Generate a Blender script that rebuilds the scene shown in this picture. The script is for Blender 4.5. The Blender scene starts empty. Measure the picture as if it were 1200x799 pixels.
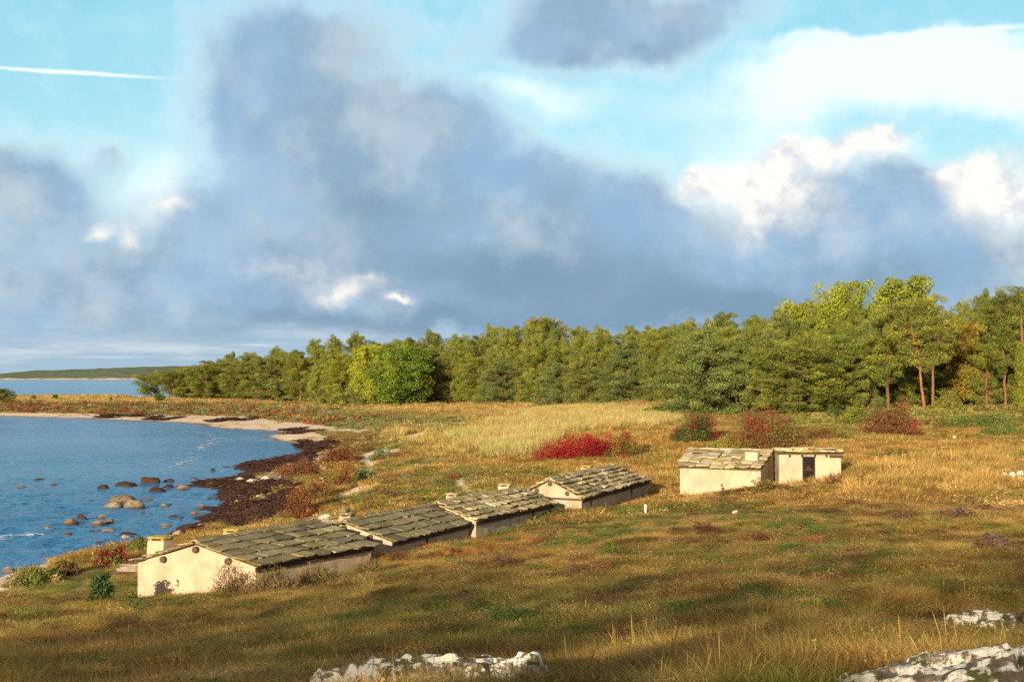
import bpy, math, random
import numpy as np
from mathutils import Vector

# ------------------------------------------------------------------ camera, light, exposure
scene = bpy.context.scene
col = scene.collection
F = 1563.0                     # focal length in pixels of the 1200 px wide photograph
HORIZON = 442.0
CAMZ = 9.0
cam_d = bpy.data.cameras.new('camera')
cam_d.sensor_width = 36.0
cam_d.lens = 36.0 * F / 1200.0
cam_d.clip_start = 0.1
cam_d.clip_end = 30000
cam = bpy.data.objects.new('camera', cam_d)
col.objects.link(cam)
cam.location = (0, 0, CAMZ)
cam.rotation_euler = (math.radians(90) + math.atan((HORIZON - 399.5) / F), 0, 0)
scene.camera = cam

SUN_EL = math.radians(12.0)
SUN_AZ = math.atan2(0.35, 0.94)            # shadows run away from the camera and to the right
TRAVEL = Vector((math.sin(SUN_AZ) * math.cos(SUN_EL), math.cos(SUN_AZ) * math.cos(SUN_EL), -math.sin(SUN_EL)))
sun_d = bpy.data.lights.new('sun', 'SUN')
sun_d.energy = 5.0
sun_d.angle = math.radians(0.6)
sun_d.color = (1.0, 0.80, 0.52)
sun = bpy.data.objects.new('sun', sun_d)
col.objects.link(sun)
sun.rotation_euler = TRAVEL.to_track_quat('-Z', 'Y').to_euler()
sun.location = (-30, -80, 60)

scene.view_settings.view_transform = 'Standard'
scene.view_settings.look = 'None'
scene.view_settings.gamma = 1.0
scene.view_settings.exposure = 0.68
scene.view_settings.use_curve_mapping = False
scene.cycles.max_bounces = 5
scene.cycles.diffuse_bounces = 2
scene.cycles.glossy_bounces = 2
scene.cycles.transmission_bounces = 2
scene.cycles.transparent_max_bounces = 6
scene.cycles.use_denoising = False

rng = np.random.default_rng(7)
random.seed(7)


def lin(r, g, b):
    f = lambda c: (c / 255 / 12.92) if c / 255 <= 0.04045 else ((c / 255 + 0.055) / 1.055) ** 2.4
    return (f(r), f(g), f(b), 1.0)


# ------------------------------------------------------------------ node helper
class NT:
    def __init__(self, tree):
        self.t = tree
        self.n = tree.nodes
        self.l = tree.links

    def new(self, typ, **kw):
        n = self.n.new(typ)
        for k, v in kw.items():
            setattr(n, k, v)
        return n

    def put(self, sock, v):
        if v is None:
            return
        if isinstance(v, bpy.types.NodeSocket):
            self.l.new(v, sock)
        else:
            sock.default_value = v

    def math(self, op, a, b=None, c=None, clamp=False):
        n = self.new('ShaderNodeMath', operation=op, use_clamp=clamp)
        self.put(n.inputs[0], a); self.put(n.inputs[1], b); self.put(n.inputs[2], c)
        return n.outputs[0]

    def vec(self, op, a, b=None, scale=None):
        n = self.new('ShaderNodeVectorMath', operation=op)
        self.put(n.inputs[0], a); self.put(n.inputs[1], b)
        if scale is not None:
            self.put(n.inputs['Scale'], scale)
        return n.outputs['Value'] if op in ('LENGTH', 'DOT_PRODUCT') else n.outputs[0]

    def mix(self, fac, a, b, blend='MIX'):
        n = self.new('ShaderNodeMix', data_type='RGBA', blend_type=blend)
        self.put(n.inputs[0], fac); self.put(n.inputs[6], a); self.put(n.inputs[7], b)
        return n.outputs[2]

    def step(self, v, lo, hi, a=0.0, b=1.0):
        n = self.new('ShaderNodeMapRange', interpolation_type='SMOOTHSTEP')
        self.put(n.inputs[0], v); self.put(n.inputs[1], lo); self.put(n.inputs[2], hi)
        self.put(n.inputs[3], a); self.put(n.inputs[4], b)
        return n.outputs[0]

    def noise(self, vec, scale, detail=4, rough=0.55, dist=0.0, color=False):
        n = self.new('ShaderNodeTexNoise')
        self.put(n.inputs['Vector'], vec)
        n.inputs['Scale'].default_value = scale
        n.inputs['Detail'].default_value = detail
        n.inputs['Roughness'].default_value = rough
        n.inputs['Distortion'].default_value = dist
        return n.outputs[1 if color else 0]


# ------------------------------------------------------------------ world: sky texture with clouds laid out by direction
def build_world():
    w = bpy.data.worlds.new('World')
    scene.world = w
    w.use_nodes = True
    t = NT(w.node_tree)
    t.n.clear()
    out = t.new('ShaderNodeOutputWorld')
    bg = t.new('ShaderNodeBackground')
    bg.inputs['Strength'].default_value = 0.1
    t.l.new(bg.outputs[0], out.inputs[0])
    sky = t.new('ShaderNodeTexSky', sky_type='NISHITA', sun_disc=False, sun_elevation=SUN_EL,
                sun_rotation=SUN_AZ + math.pi, altitude=10, air_density=1.0, dust_density=0.6, ozone_density=1.2)
    tc = t.new('ShaderNodeTexCoord')
    sep = t.new('ShaderNodeSeparateXYZ')
    t.l.new(tc.outputs['Generated'], sep.inputs[0])
    az = t.math('ARCTAN2', sep.outputs[0], sep.outputs[1])
    hyp = t.math('SQRT', t.math('ADD', t.math('MULTIPLY', sep.outputs[0], sep.outputs[0]), t.math('MULTIPLY', sep.outputs[1], sep.outputs[1])))
    el = t.math('ARCTAN2', sep.outputs[2], hyp)
    K = F / 100
    cmb = t.new('ShaderNodeCombineXYZ')
    t.put(cmb.inputs[0], t.math('MULTIPLY', az, K))
    t.put(cmb.inputs[1], t.math('MULTIPLY', el, K))
    P = cmb.outputs[0]

    def conv(u, v):
        a = math.atan((u - 600) / F)
        return a * K, math.atan((HORIZON - v) / F * math.cos(a)) * K

    # billowing displacement of the layout
    n1 = t.noise(P, 0.75, 7, 0.56, color=True)
    warp = t.vec('SCALE', t.vec('SUBTRACT', n1, (0.5, 0.5, 0.5)), scale=1.25)
    PW = t.vec('ADD', P, warp)
    n1b = t.noise(P, 1.6, 5, 0.55, color=True)
    PS = t.vec('ADD', P, t.vec('SCALE', t.vec('SUBTRACT', n1b, (0.5, 0.5, 0.5)), scale=0.62))

    def field(blobs, vecs, start=0.0):
        acc = start
        for (u, v, ru, rv, wgt) in blobs:
            x, y = conv(u, v)
            m = t.new('ShaderNodeMapping', vector_type='TEXTURE')
            t.put(m.inputs[0], vecs)
            m.inputs[1].default_value = (x, y, 0)
            m.inputs[3].default_value = (ru / 100, rv / 100, 1)
            g = t.new('ShaderNodeTexGradient', gradient_type='QUADRATIC_SPHERE')
            t.put(g.inputs[0], m.outputs[0])
            acc = t.math('MULTIPLY_ADD', g.outputs[1], wgt, acc)
        return acc

    # grey cloud bodies (photo pixel centre, radii, weight)
    grey = SKY_GREY
    bright = SKY_BRIGHT
    veil = SKY_VEIL
    fg = field(grey, PW)
    fb = field(bright, PS)
    fline = field(SKY_LINES, t.vec('ADD', P, t.vec('SCALE', t.vec('SUBTRACT', n1b, (0.5, 0.5, 0.5)), scale=0.05)))
    fv = field(veil, PW)
    fdark = field(SKY_DARK, PW)
    fine = t.noise(P, 2.2, 6, 0.6)
    med = t.noise(P, 0.9, 4, 0.5)
    a_grey = t.step(t.math('MULTIPLY_ADD', t.math('SUBTRACT', fine, 0.5), 0.34, fg), 0.04, 0.58)
    # the low bank of cloud that fills the sky down to the horizon all the way round
    sepy = t.math('MULTIPLY', el, K)
    bank = t.step(t.math('MULTIPLY_ADD', t.math('SUBTRACT', med, 0.5), 1.4, sepy), 2.3, 0.9)
    a_grey = t.math('MAXIMUM', a_grey, bank)
    # behind and overhead, out of view: broken cloud added to temper the sky light
    back = t.step(t.math('ABSOLUTE', az), 0.5, 0.9)
    wide = t.noise(tc.outputs['Generated'], 3.0, 5, 0.55)
    over = t.step(el, 0.45, 0.8)
    a_back = t.math('MULTIPLY', t.step(wide, 0.36, 0.55), t.math('MAXIMUM', back, over))
    a_grey = t.math('MAXIMUM', a_grey, a_back)
    # colours, in radiance units times ten (background strength 0.1)
    S = 10.0 * 0.64
    c = lambda r, g, b, k=1.0: tuple(x * S * k for x in lin(r, g, b)[:3]) + (1.0,)
    clear = t.mix(1.0, sky.outputs[0], (0.9, 1.0, 0.9, 1), 'MULTIPLY')
    tint = t.mix(t.step(sepy, 0.0, 4.6), c(210, 247, 255, 1.02), c(150, 224, 247))
    ahead = t.math('MULTIPLY', t.step(t.math('ABSOLUTE', az), 0.9, 0.5), t.step(el, 0.75, 0.38))
    clear = t.mix(t.math('MULTIPLY', ahead, 0.75), clear, tint)
    halo = t.step(t.math('MULTIPLY_ADD', t.math('SUBTRACT', fine, 0.5), 0.5, fg), -0.05, 0.30, 0.0, 0.45)
    col1 = t.mix(t.math('MAXIMUM', t.step(fv, 0.0, 0.9), halo), clear, c(236, 252, 255, 1.1))
    gl = t.step(t.math('MULTIPLY_ADD', t.math('SUBTRACT', fine, 0.5), 0.38, med), 0.38, 0.68)
    blu = t.step(t.noise(t.vec('ADD', P, (5.3, 2.1, 0)), 0.7, 3, 0.5), 0.40, 0.62)
    gcol = t.mix(gl, c(146, 175, 200), c(184, 204, 218))
    gcol = t.mix(t.math('MULTIPLY', blu, 0.6), gcol, c(150, 190, 226))
    gcol = t.mix(t.step(fdark, 0.05, 0.8), gcol, c(128, 159, 184))
    low = t.step(sepy, 0.80, 0.22)
    streak = t.noise(t.vec('MULTIPLY', P, (0.35, 3.2, 1.0)), 1.6, 5, 0.6)
    lowc = t.mix(t.step(streak, 0.45, 0.68), c(166, 192, 212), c(208, 220, 228))
    left = t.step(az, -0.04, -0.14)
    gcol = t.mix(t.math('MULTIPLY', low, left), gcol, lowc)
    # these unseen clouds are tinted warm grey to take cyan out of the ambient
    gcol = t.mix(t.math('MAXIMUM', back, over), gcol, c(196, 186, 172))
    col2 = t.mix(a_grey, col1, gcol)
    abr = t.step(t.math('MULTIPLY_ADD', t.math('SUBTRACT', fine, 0.5), 0.5, fb), 0.02, 1.15)
    warm = t.mix(t.step(fine, 0.36, 0.54), c(226, 230, 236), c(255, 250, 240, 1.08))
    col3 = t.mix(abr, col2, warm)
    col3 = t.mix(t.step(fline, 0.0, 0.9), col3, c(240, 254, 255, 1.05))
    t.l.new(col3, bg.inputs[0])
    try:
        w.cycles.sampling_method = 'MANUAL'
        w.cycles.sample_map_resolution = 512
    except Exception:
        pass


SKY_GREY = [
    (430, 215, 300, 150, 0.9), (620, 235, 260, 130, 0.9), (330, 110, 170, 150, 0.75), (740, 280, 190, 130, 0.9),
    (250, 270, 170, 100, 0.6), (30, 230, 190, 110, 0.95), (330, 20, 120, 90, 0.35), (500, 150, 160, 110, 0.5),
    (700, 25, 250, 85, 0.95), (640, 50, 150, 60, 0.35), (980, 235, 190, 90, 0.9), (900, 300, 300, 110, 0.8), (1160, 300, 200, 130, 0.8),
    (370, 30, 230, 110, 0.7), (470, 120, 150, 90, 0.4), (300, 100, 130, 100, 0.5), (780, 15, 200, 70, 0.6), (125, 172, 60, 40, 0.4), (420, 290, 200, 90, 0.7), (250, 330, 200, 60, 0.5), (130, 330, 300, 90, 0.8), (450, 350, 500, 90, 0.8), (800, 360, 600, 90, 0.9), (1090, 230, 120, 60, 0.5),
]
SKY_VEIL = [
    (1060, 85, 330, 80, 2.6), (1060, 40, 300, 16, 0.8), (200, 230, 160, 170, 0.9), (620, 110, 260, 70, 0.7), (900, 130, 260, 90, 0.5),
    (160, 40, 260, 60, 0.25), (880, 180, 160, 60, 0.6),
]
SKY_BRIGHT = [
    (1038, 160, 60, 32, 1.7), (950, 180, 110, 36, 1.5), (870, 212, 120, 40, 1.4), (815, 222, 60, 34, 1.1), (900, 262, 110, 70, 0.45), (925, 185, 50, 36, 0.7),
    (885, 265, 60, 45, 0.55), (1165, 210, 110, 60, 1.4), (1190, 280, 80, 110, 0.45), (1110, 205, 50, 20, 0.8),
    (195, 240, 50, 26, 0.8), (113, 271, 30, 14, 0.9), (150, 280, 30, 40, 0.6), (395, 340, 120, 34, 0.9), (440, 325, 60, 26, 0.5), (330, 315, 140, 36, 0.34), (300, 300, 220, 50, 0.22), (70, 330, 160, 50, 0.16), (120, 240, 90, 70, 0.25), (1010, 270, 160, 50, 0.22), (950, 230, 130, 60, 0.5), (880, 230, 110, 60, 0.5), (1010, 175, 120, 34, 0.8), (980, 300, 110, 40, 0.2), (1130, 250, 110, 60, 0.4),
    (471, 355, 30, 11, 1.2), (50, 240, 70, 40, 0.28), (1185, 235, 60, 30, 0.6),
]
SKY_LINES = [(90, 84, 190, 5, 1.0), (60, 82, 150, 3.5, 0.8), (1080, 40, 190, 9, 1.1), (1170, 30, 120, 8, 0.6), (130, 418, 130, 4, 0.4), (300, 404, 70, 5, 0.45)]
SKY_DARK = [
    (420, 250, 180, 90, 0.6), (600, 330, 400, 90, 0.9), (420, 375, 420, 30, 1.0), (900, 365, 400, 34, 0.8), (900, 350, 400, 70, 0.7), (760, 40, 90, 40, 0.6), (1050, 320, 150, 60, 0.5),
]
build_world()


# ------------------------------------------------------------------ numeric helpers
def vnoise(x, y, seed=0):
    x = np.asarray(x, float); y = np.asarray(y, float)
    xi = np.floor(x).astype(np.int64); yi = np.floor(y).astype(np.int64)
    xf = x - xi; yf = y - yi

    def h(a, b):
        n = (a * 374761393 + b * 668265263 + seed * 1274126177) & 0xffffffff
        n = ((n ^ (n >> 13)) * 1274126177) & 0xffffffff
        n = n ^ (n >> 16)
        return (n & 0xffff) / 65535.0
    sx = xf * xf * (3 - 2 * xf); sy = yf * yf * (3 - 2 * yf)
    a = h(xi, yi) * (1 - sx) + h(xi + 1, yi) * sx
    b = h(xi, yi + 1) * (1 - sx) + h(xi + 1, yi + 1) * sx
    return a * (1 - sy) + b * sy


def fbm(x, y, seed=0, o=4):
    s = 0; a = 0.5; n = 0
    for i in range(o):
        s = s + a * vnoise(x * 2 ** i, y * 2 ** i, seed + i * 17); n += a; a *= 0.5
    return s / n


def sstep(v, a, b):
    t = np.clip((np.asarray(v, float) - a) / (b - a), 0, 1)
    return t * t * (3 - 2 * t)


PITCH = math.atan((HORIZON - 399.5) / F)
CP, SP = math.cos(PITCH), math.sin(PITCH)


def project(x, y, z):
    dz = z - CAMZ
    fw = y * CP + dz * SP
    up = -y * SP + dz * CP
    return 600 + F * x / fw, 399.5 - F * up / fw


def ray(u, v):
    a = (u - 600) / F; b = (399.5 - v) / F
    return Vector((a, CP - b * SP, SP + b * CP))


def at_z(u, v, z):
    d = ray(u, v)
    k = (z - CAMZ) / d.z
    return Vector((d.x * k, d.y * k, z))


def at_y(u, v, y):
    d = ray(u, v)
    k = y / d.y
    return Vector((d.x * k, y, CAMZ + d.z * k))


# ------------------------------------------------------------------ terrain height
CTRL = []


def cz(u, v, z):
    p = at_z(u, v, z); CTRL.append((p.x, p.y, p.z))


def cd(u, v, D):
    p = at_y(u, v, D); CTRL.append((p.x, p.y, p.z))


for u, v in [(0, 674), (50, 658), (100, 648), (150, 640), (190, 630), (240, 612), (262, 590), (268, 578), (225, 566), (280, 549), (330, 537),
             (352, 529), (342, 520), (312, 511), (270, 503), (200, 495), (100, 490.5), (0, 487.5), (-150, 485), (-100, 700), (-300, 740)]:
    cz(u, v, 0.0)
for u, v in [(0, 640), (80, 620), (150, 600), (190, 570), (150, 540), (250, 530), (0, 600), (0, 560), (0, 520), (120, 510), (240, 512), (-200, 560), (-200, 620), (-200, 520), (-300, 660)]:
    cz(u, v, -0.9)
for u, v, D in [(0, 799, 18), (150, 799, 17), (300, 799, 16), (450, 799, 15), (600, 799, 15), (750, 799, 14), (900, 799, 13.5), (1050, 799, 12.5), (1200, 799, 11.5), (1400, 799, 11),
                (-200, 799, 20), (-200, 740, 36), (0, 745, 34), (300, 745, 29), (600, 745, 23), (900, 745, 20), (1200, 745, 18), (1400, 740, 18),
                (600, 700, 31), (900, 700, 27), (1200, 700, 25), (1400, 690, 27), (450, 700, 35), (750, 690, 32), (1050, 660, 33), (900, 650, 40), (750, 650, 42),
                (1200, 640, 42), (1050, 620, 48), (900, 612, 53), (600, 640, 53), (680, 620, 58), (520, 660, 48), (1200, 600, 58), (1000, 592, 60), (850, 598, 61),
                (160, 703, 46), (110, 700, 46.5), (60, 705, 44.5), (230, 700, 43.5), (295, 694, 42.5), (350, 686, 43.5), (400, 676, 46), (445, 664, 49), (500, 648, 52), (557, 634, 56.5), (620, 616, 62),
                (660, 603, 65), (700, 601, 67), (762, 589, 77.5), (800, 584, 70.5), (889, 574, 69), (940, 572, 71), (987, 563, 70.5), (860, 560, 76), (930, 550, 78),
                (1200, 560, 78), (1080, 565, 74), (1200, 520, 108), (1100, 520, 104), (1000, 540, 84), (1000, 510, 115), (900, 500, 135), (820, 512, 112),
                (760, 540, 96), (690, 538, 99), (690, 505, 145), (600, 545, 97), (540, 560, 88), (500, 580, 80), (640, 560, 88), (500, 520, 130), (450, 530, 130), (560, 500, 170), (600, 520, 125),
                (400, 560, 101), (440, 575, 89), (385, 596, 82), (420, 500, 215), (460, 505, 185), (500, 495, 205),
                (780, 490, 178), (850, 489, 172), (950, 488, 165), (1050, 483, 160), (1130, 481, 155), (1200, 480, 152), (1350, 480, 150),
                (700, 478, 238), (600, 475, 285), (500, 476, 320), (450, 477, 325), (400, 476, 350), (300, 470, 420), (200, 467, 455), (100, 466, 470), (0, 466, 480), (-200, 466, 500),
                (780, 470, 230), (950, 470, 220), (1200, 462, 220), (600, 466, 370), (450, 467, 420), (250, 463, 540), (100, 462.5, 545), (-200, 462.5, 545)]:
    cd(u, v, D)
for u, v, z in [(330, 570, 0.45), (300, 600, 0.3), (345, 612, 0.7), (290, 570, 0.15), (270, 600, 0.12), (360, 545, 0.45), (380, 520, 0.4), (360, 505, 0.35), (300, 492, 0.45), (200, 488, 0.5),
                (100, 484, 0.6), (0, 482, 0.7), (0, 475, 1.1), (150, 477, 1.1), (300, 480, 1.1), (380, 490, 0.9), (60, 680, 0.75), (130, 670, 0.9), (120, 655, 0.5), (160, 650, 0.55), (60, 664, 0.35), (10, 690, 0.7), (-100, 720, 0.8)]:
    cz(u, v, z)
for q in (-0.55, -0.4, -0.28):
    CTRL.append((q * 40 * 2, 40, 0.2))
C = np.array(CTRL)
ca = np.arctan2(C[:, 0], C[:, 1]); cl = np.log(np.hypot(C[:, 0], C[:, 1]))


def _k(r2):
    return 0.5 * r2 * np.log(r2 + 1e-9)


_A = _k((ca[:, None] - ca[None]) ** 2 + (cl[:, None] - cl[None]) ** 2)
_A = _A + np.eye(len(C)) * 2e-4
_P = np.stack([np.ones_like(ca), ca, cl], 1)
_M = np.block([[_A, _P], [_P.T, np.zeros((3, 3))]])
_W = np.linalg.solve(_M, np.concatenate([C[:, 2], np.zeros(3)]))


def ridge_coords(x, y):
    sx, sy = math.sin(SUN_AZ), math.cos(SUN_AZ)
    return -(x * sx + y * sy), x * sy - y * sx


def shade_wood_top(t):
    return np.interp(t, [-60, -32, -27.5, -25, -9, 2, 12, 40], [11, 12, 14.3, 17.2, 19.8, 22.8, 25, 27])


def smooth_height(x, y):
    x = np.asarray(x, float); y = np.asarray(y, float)
    D = np.maximum(np.hypot(x, y), 0.5)
    az = np.arctan2(x, y)
    a = np.clip(az, -0.45, 0.45); L = np.log(np.clip(D, 10.5, 560))
    shp = a.shape
    a = a.ravel(); L = L.ravel()
    out = np.empty(a.size)
    for i in range(0, a.size, 20000):
        r2 = (a[i:i + 20000, None] - ca[None]) ** 2 + (L[i:i + 20000, None] - cl[None]) ** 2
        out[i:i + 20000] = _k(r2) @ _W[:-3] + _W[-3] + _W[-2] * a[i:i + 20000] + _W[-1] * L[i:i + 20000]
    z = out.reshape(shp)
    near = sstep(D, 11.0, 5.0)
    z = z * (1 - near) + 7.3 * near
    azl = sstep(az, -0.16, -0.10)
    far = sstep(D, 545, 600)
    z = z * (1 - far) + far * (-4 + azl * 9)
    back = sstep(np.abs(az), 0.9, 1.5)
    s, t = ridge_coords(x, y)
    rz = 7.3 + np.clip(shade_wood_top(t) - 16 - 7.3, -2, 8) * sstep(s, 6, 36)
    z = z * (1 - back) + back * np.where(D < 400, rz, 8)
    return z


def height(x, y):
    z = smooth_height(x, y)
    D = np.hypot(x, y)
    land = sstep(z, 0.1, 1.2)
    b = (fbm(np.asarray(x) / 6.0, np.asarray(y) / 6.0, 3) - 0.5) * 0.5 + (fbm(np.asarray(x) / 1.6, np.asarray(y) / 1.6, 9, 3) - 0.5) * 0.16
    b = b + (fbm(np.asarray(x) / 0.9, np.asarray(y) / 0.9, 33, 2) - 0.5) * 0.34 * sstep(D, 75, 50)
    z = z + b * land * np.clip(D / 40, 0.4, 1) + (fbm(np.asarray(x) / 2.5, np.asarray(y) / 2.5, 21, 3) - 0.5) * 0.12 * (1 - land) * (z > -0.3)
    return z


def ground(u, v, dmin=9.0, dmax=560.0):
    """the point of the ground seen at pixel (u, v) of the photograph"""
    d = ray(u, v)
    ks = np.exp(np.linspace(math.log(dmin), math.log(dmax), 900))
    xs = d.x * ks; ys = d.y * ks; zs = CAMZ + d.z * ks
    hh = height(xs, ys)
    below = np.nonzero(zs <= hh)[0]
    i = below[0] if len(below) else len(ks) - 1
    if i > 0 and len(below):
        a = zs[i - 1] - hh[i - 1]; b = hh[i] - zs[i]
        k = ks[i - 1] + (ks[i] - ks[i - 1]) * a / max(a + b, 1e-9)
    else:
        k = ks[i]
    p = Vector((d.x * k, d.y * k, 0))
    p.z = float(height(np.array([p.x]), np.array([p.y]))[0])
    return p


def hz(x, y):
    return float(height(np.array([x]), np.array([y]))[0])


# ------------------------------------------------------------------ ground cover regions
def in_poly(u, v, poly):
    inside = np.zeros(np.shape(u), bool)
    n = len(poly)
    for i in range(n):
        x1, y1 = poly[i]; x2, y2 = poly[(i + 1) % n]
        c = ((y1 > v) != (y2 > v)) & (u < (x2 - x1) * (v - y1) / ((y2 - y1) or 1e-9) + x1)
        inside ^= c
    return inside


SAND = [[(-400, 481), (0, 484), (100, 486), (200, 487.5), (293, 489), (349, 496), (397, 501), (440, 505), (436, 508), (395, 506), (368, 504.5), (385, 512), (398, 520),
         (400, 530), (372, 543), (340, 547), (300, 560), (200, 575), (0, 700), (-400, 700)],
        [(472, 527), (440, 528), (416, 544), (424, 553), (443, 560), (447, 553), (432, 545), (446, 535), (476, 532)],
        [(443, 566), (405, 574), (384, 583), (396, 586), (440, 574)],
        [(403, 602), (365, 599), (344, 614), (330, 622), (400, 622)],
        [(478, 512), (500, 507), (512, 514), (488, 521), (474, 518)],
        [(300, 545), (345, 545), (380, 548), (372, 560), (330, 562), (290, 575), (270, 565)],
        [(545, 560), (556, 560), (552, 585), (540, 585)]]
WRACK = [[(190, 566), (232, 556), (285, 545), (330, 535), (372, 533), (350, 545), (300, 556), (290, 562), (330, 566), (372, 566), (378, 580), (350, 600), (320, 615), (262, 616), (240, 606), (235, 585), (232, 572)],
         [(352, 516), (372, 518), (360, 527), (348, 524)]]
REGION_BLOBS = [  # photo centre, radii, kind
    (80, 690, 130, 32, 'lawn'), (140, 680, 60, 30, 'lawn'), (545, 562, 34, 16, 'lawn'), (560, 580, 26, 10, 'lawn'), (850, 597, 60, 12, 'lawn'), (740, 600, 40, 9, 'lawn'), (870, 590, 40, 8, 'lawn'),
    (560, 715, 60, 14, 'lawn'), (760, 600, 50, 8, 'lawn'), (850, 655, 90, 9, 'green'), (690, 640, 60, 10, 'green'), (650, 760, 200, 20, 'green'), (1000, 690, 120, 16, 'green'), (1080, 770, 80, 16, 'green'),
    (345, 553, 60, 18, 'rust'), (410, 525, 46, 12, 'rust'), (360, 585, 36, 28, 'rust'), (400, 560, 30, 20, 'rust'), (330, 545, 40, 9, 'rust'), (300, 607, 40, 7, 'rust'),
    (120, 476, 330, 3.2, 'rust'), (400, 492, 70, 5, 'glauc'), (470, 525, 26, 8, 'glauc'), (430, 560, 16, 8, 'glauc'), (520, 498, 42, 9, 'glauc'), (300, 480, 160, 4, 'glauc'), (430, 495, 60, 8, 'glauc'),
    (480, 570, 70, 26, 'green'), (440, 585, 50, 14, 'green'), (540, 520, 80, 25, 'pale'), (660, 492, 130, 16, 'gold'), (610, 515, 110, 24, 'gold'), (500, 478, 330, 5, 'gold'), (730, 485, 70, 16, 'gold'), (150, 467, 330, 6, 'gold'),
    (1000, 560, 240, 22, 'gold'), (1130, 545, 140, 16, 'gold'), (860, 560, 340, 30, 'straw'), (640, 585, 130, 20, 'rust2'), (730, 560, 60, 18, 'rust2'), (1000, 530, 220, 14, 'rust2'), (1130, 490, 110, 12, 'herb'), (980, 497, 60, 9, 'herb'),
    (860, 612, 90, 12, 'straw'), (1000, 615, 120, 10, 'straw'), (1130, 600, 110, 14, 'mauve'), (1090, 600, 70, 10, 'mauve'), (700, 670, 200, 14, 'rustd'), (860, 672, 90, 10, 'rustd'), (300, 770, 200, 20, 'brown'), (60, 770, 100, 26, 'rustd'),
    (470, 760, 150, 14, 'green'), (330, 690, 160, 14, 'brown'), (930, 690, 160, 10, 'rustd'), (820, 785, 260, 18, 'dry'), (450, 700, 130, 10, 'dry'), (200, 740, 200, 10, 'dry'), (950, 745, 240, 8, 'dry'), (880, 720, 100, 10, 'dry'),
    (1040, 603, 60, 8, 'brown'), (620, 780, 60, 16, 'dry'), (40, 655, 90, 8, 'green'), (150, 645, 60, 6, 'rustd'), (0, 740, 40, 20, 'green'), (700, 545, 250, 9, 'rust2'),
]
PAL = {  # albedo of leaf (a) and its alternate (b), tuft height in metres, density
    'base': ((0.33, 0.200, 0.060), (0.20, 0.175, 0.036), 0.30, 1.0),
    'lawn': ((0.185, 0.231, 0.040), (0.241, 0.245, 0.057), 0.09, 0.9),
    'green': ((0.100, 0.180, 0.026), (0.21, 0.21, 0.040), 0.30, 1.0),
    'rust': ((0.22, 0.100, 0.038), (0.241, 0.136, 0.034), 0.38, 1.0),
    'rust2': ((0.46, 0.22, 0.065), (0.38, 0.25, 0.08), 0.42, 1.0),
    'rustd': ((0.26, 0.105, 0.040), (0.30, 0.16, 0.055), 0.36, 1.0),
    'glauc': ((0.256, 0.326, 0.138), (0.199, 0.245, 0.069), 0.32, 1.0),
    'pale': ((0.56, 0.45, 0.19), (0.40, 0.38, 0.13), 1.05, 1.0),
    'gold': ((0.62, 0.43, 0.17), (0.50, 0.31, 0.10), 0.85, 1.0),
    'straw': ((0.58, 0.39, 0.15), (0.40, 0.26, 0.085), 0.42, 1.0),
    'dry': ((0.54, 0.38, 0.15), (0.34, 0.24, 0.075), 0.48, 1.0),
    'mauve': ((0.284, 0.177, 0.098), (0.383, 0.231, 0.092), 0.36, 1.0),
    'brown': ((0.17, 0.095, 0.042), (0.26, 0.165, 0.055), 0.38, 1.0),
    'herb': ((0.142, 0.218, 0.046), (0.241, 0.272, 0.057), 0.55, 1.0),
}
PK = list(PAL)


def regions(x, y, z):
    """weights of each kind, sand and wrack for points of the ground"""
    u, v = project(x, y, z)
    D = np.hypot(x, y)
    wu = (fbm(x / 5, y / 5, 41, 4) - 0.5); wv = (fbm(x / 5, y / 5, 57, 4) - 0.5)
    s = np.clip(1500 / np.maximum(D, 10), 3, 60)
    uu = u + wu * s * 2.4; vv = v + wv * s * 0.55
    sand = np.zeros(np.shape(x)); wrack = np.zeros(np.shape(x))
    for p in SAND:
        sand = np.maximum(sand, in_poly(uu, vv, p)); sand = np.maximum(sand, in_poly(uu + 5, vv + 1.2, p)); sand = np.maximum(sand, in_poly(uu - 5, vv - 1.2, p))
    for p in WRACK:
        wrack = np.maximum(wrack, in_poly(uu, vv, p))
    # wrack lines along the beach
    strip = (fbm(x / 9 + 3, y / 30, 71, 4) > 0.63) & (z < 0.75) & (z > 0.12) & (sand > 0) & (D > 120)
    wrack = np.maximum(wrack, strip * 0.8)
    wrack = wrack * (fbm(x / 3.1, y / 6, 88, 4) > 0.47 - 0.3 * sstep(z, 0.35, 0.1))
    wrack = np.maximum(wrack, ((z < 0.16) & (z > -0.2) & (v > 548) & (u > 205) & (u < 330)) * 1.0)
    wts = {k: np.zeros(np.shape(x)) for k in PK}
    wts['base'] = np.full(np.shape(x), 0.35)
    for (cu, cv, ru, rv, k) in REGION_BLOBS:
        d2 = ((uu - cu) / ru) ** 2 + ((vv - cv) / rv) ** 2
        wts[k] = np.maximum(wts[k], np.exp(-d2 * 1.2) * 1.2)
    wts['lawn'] = wts['lawn'] ** 1.5 * 1.5
    return u, v, D, sand, wrack, wts


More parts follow.
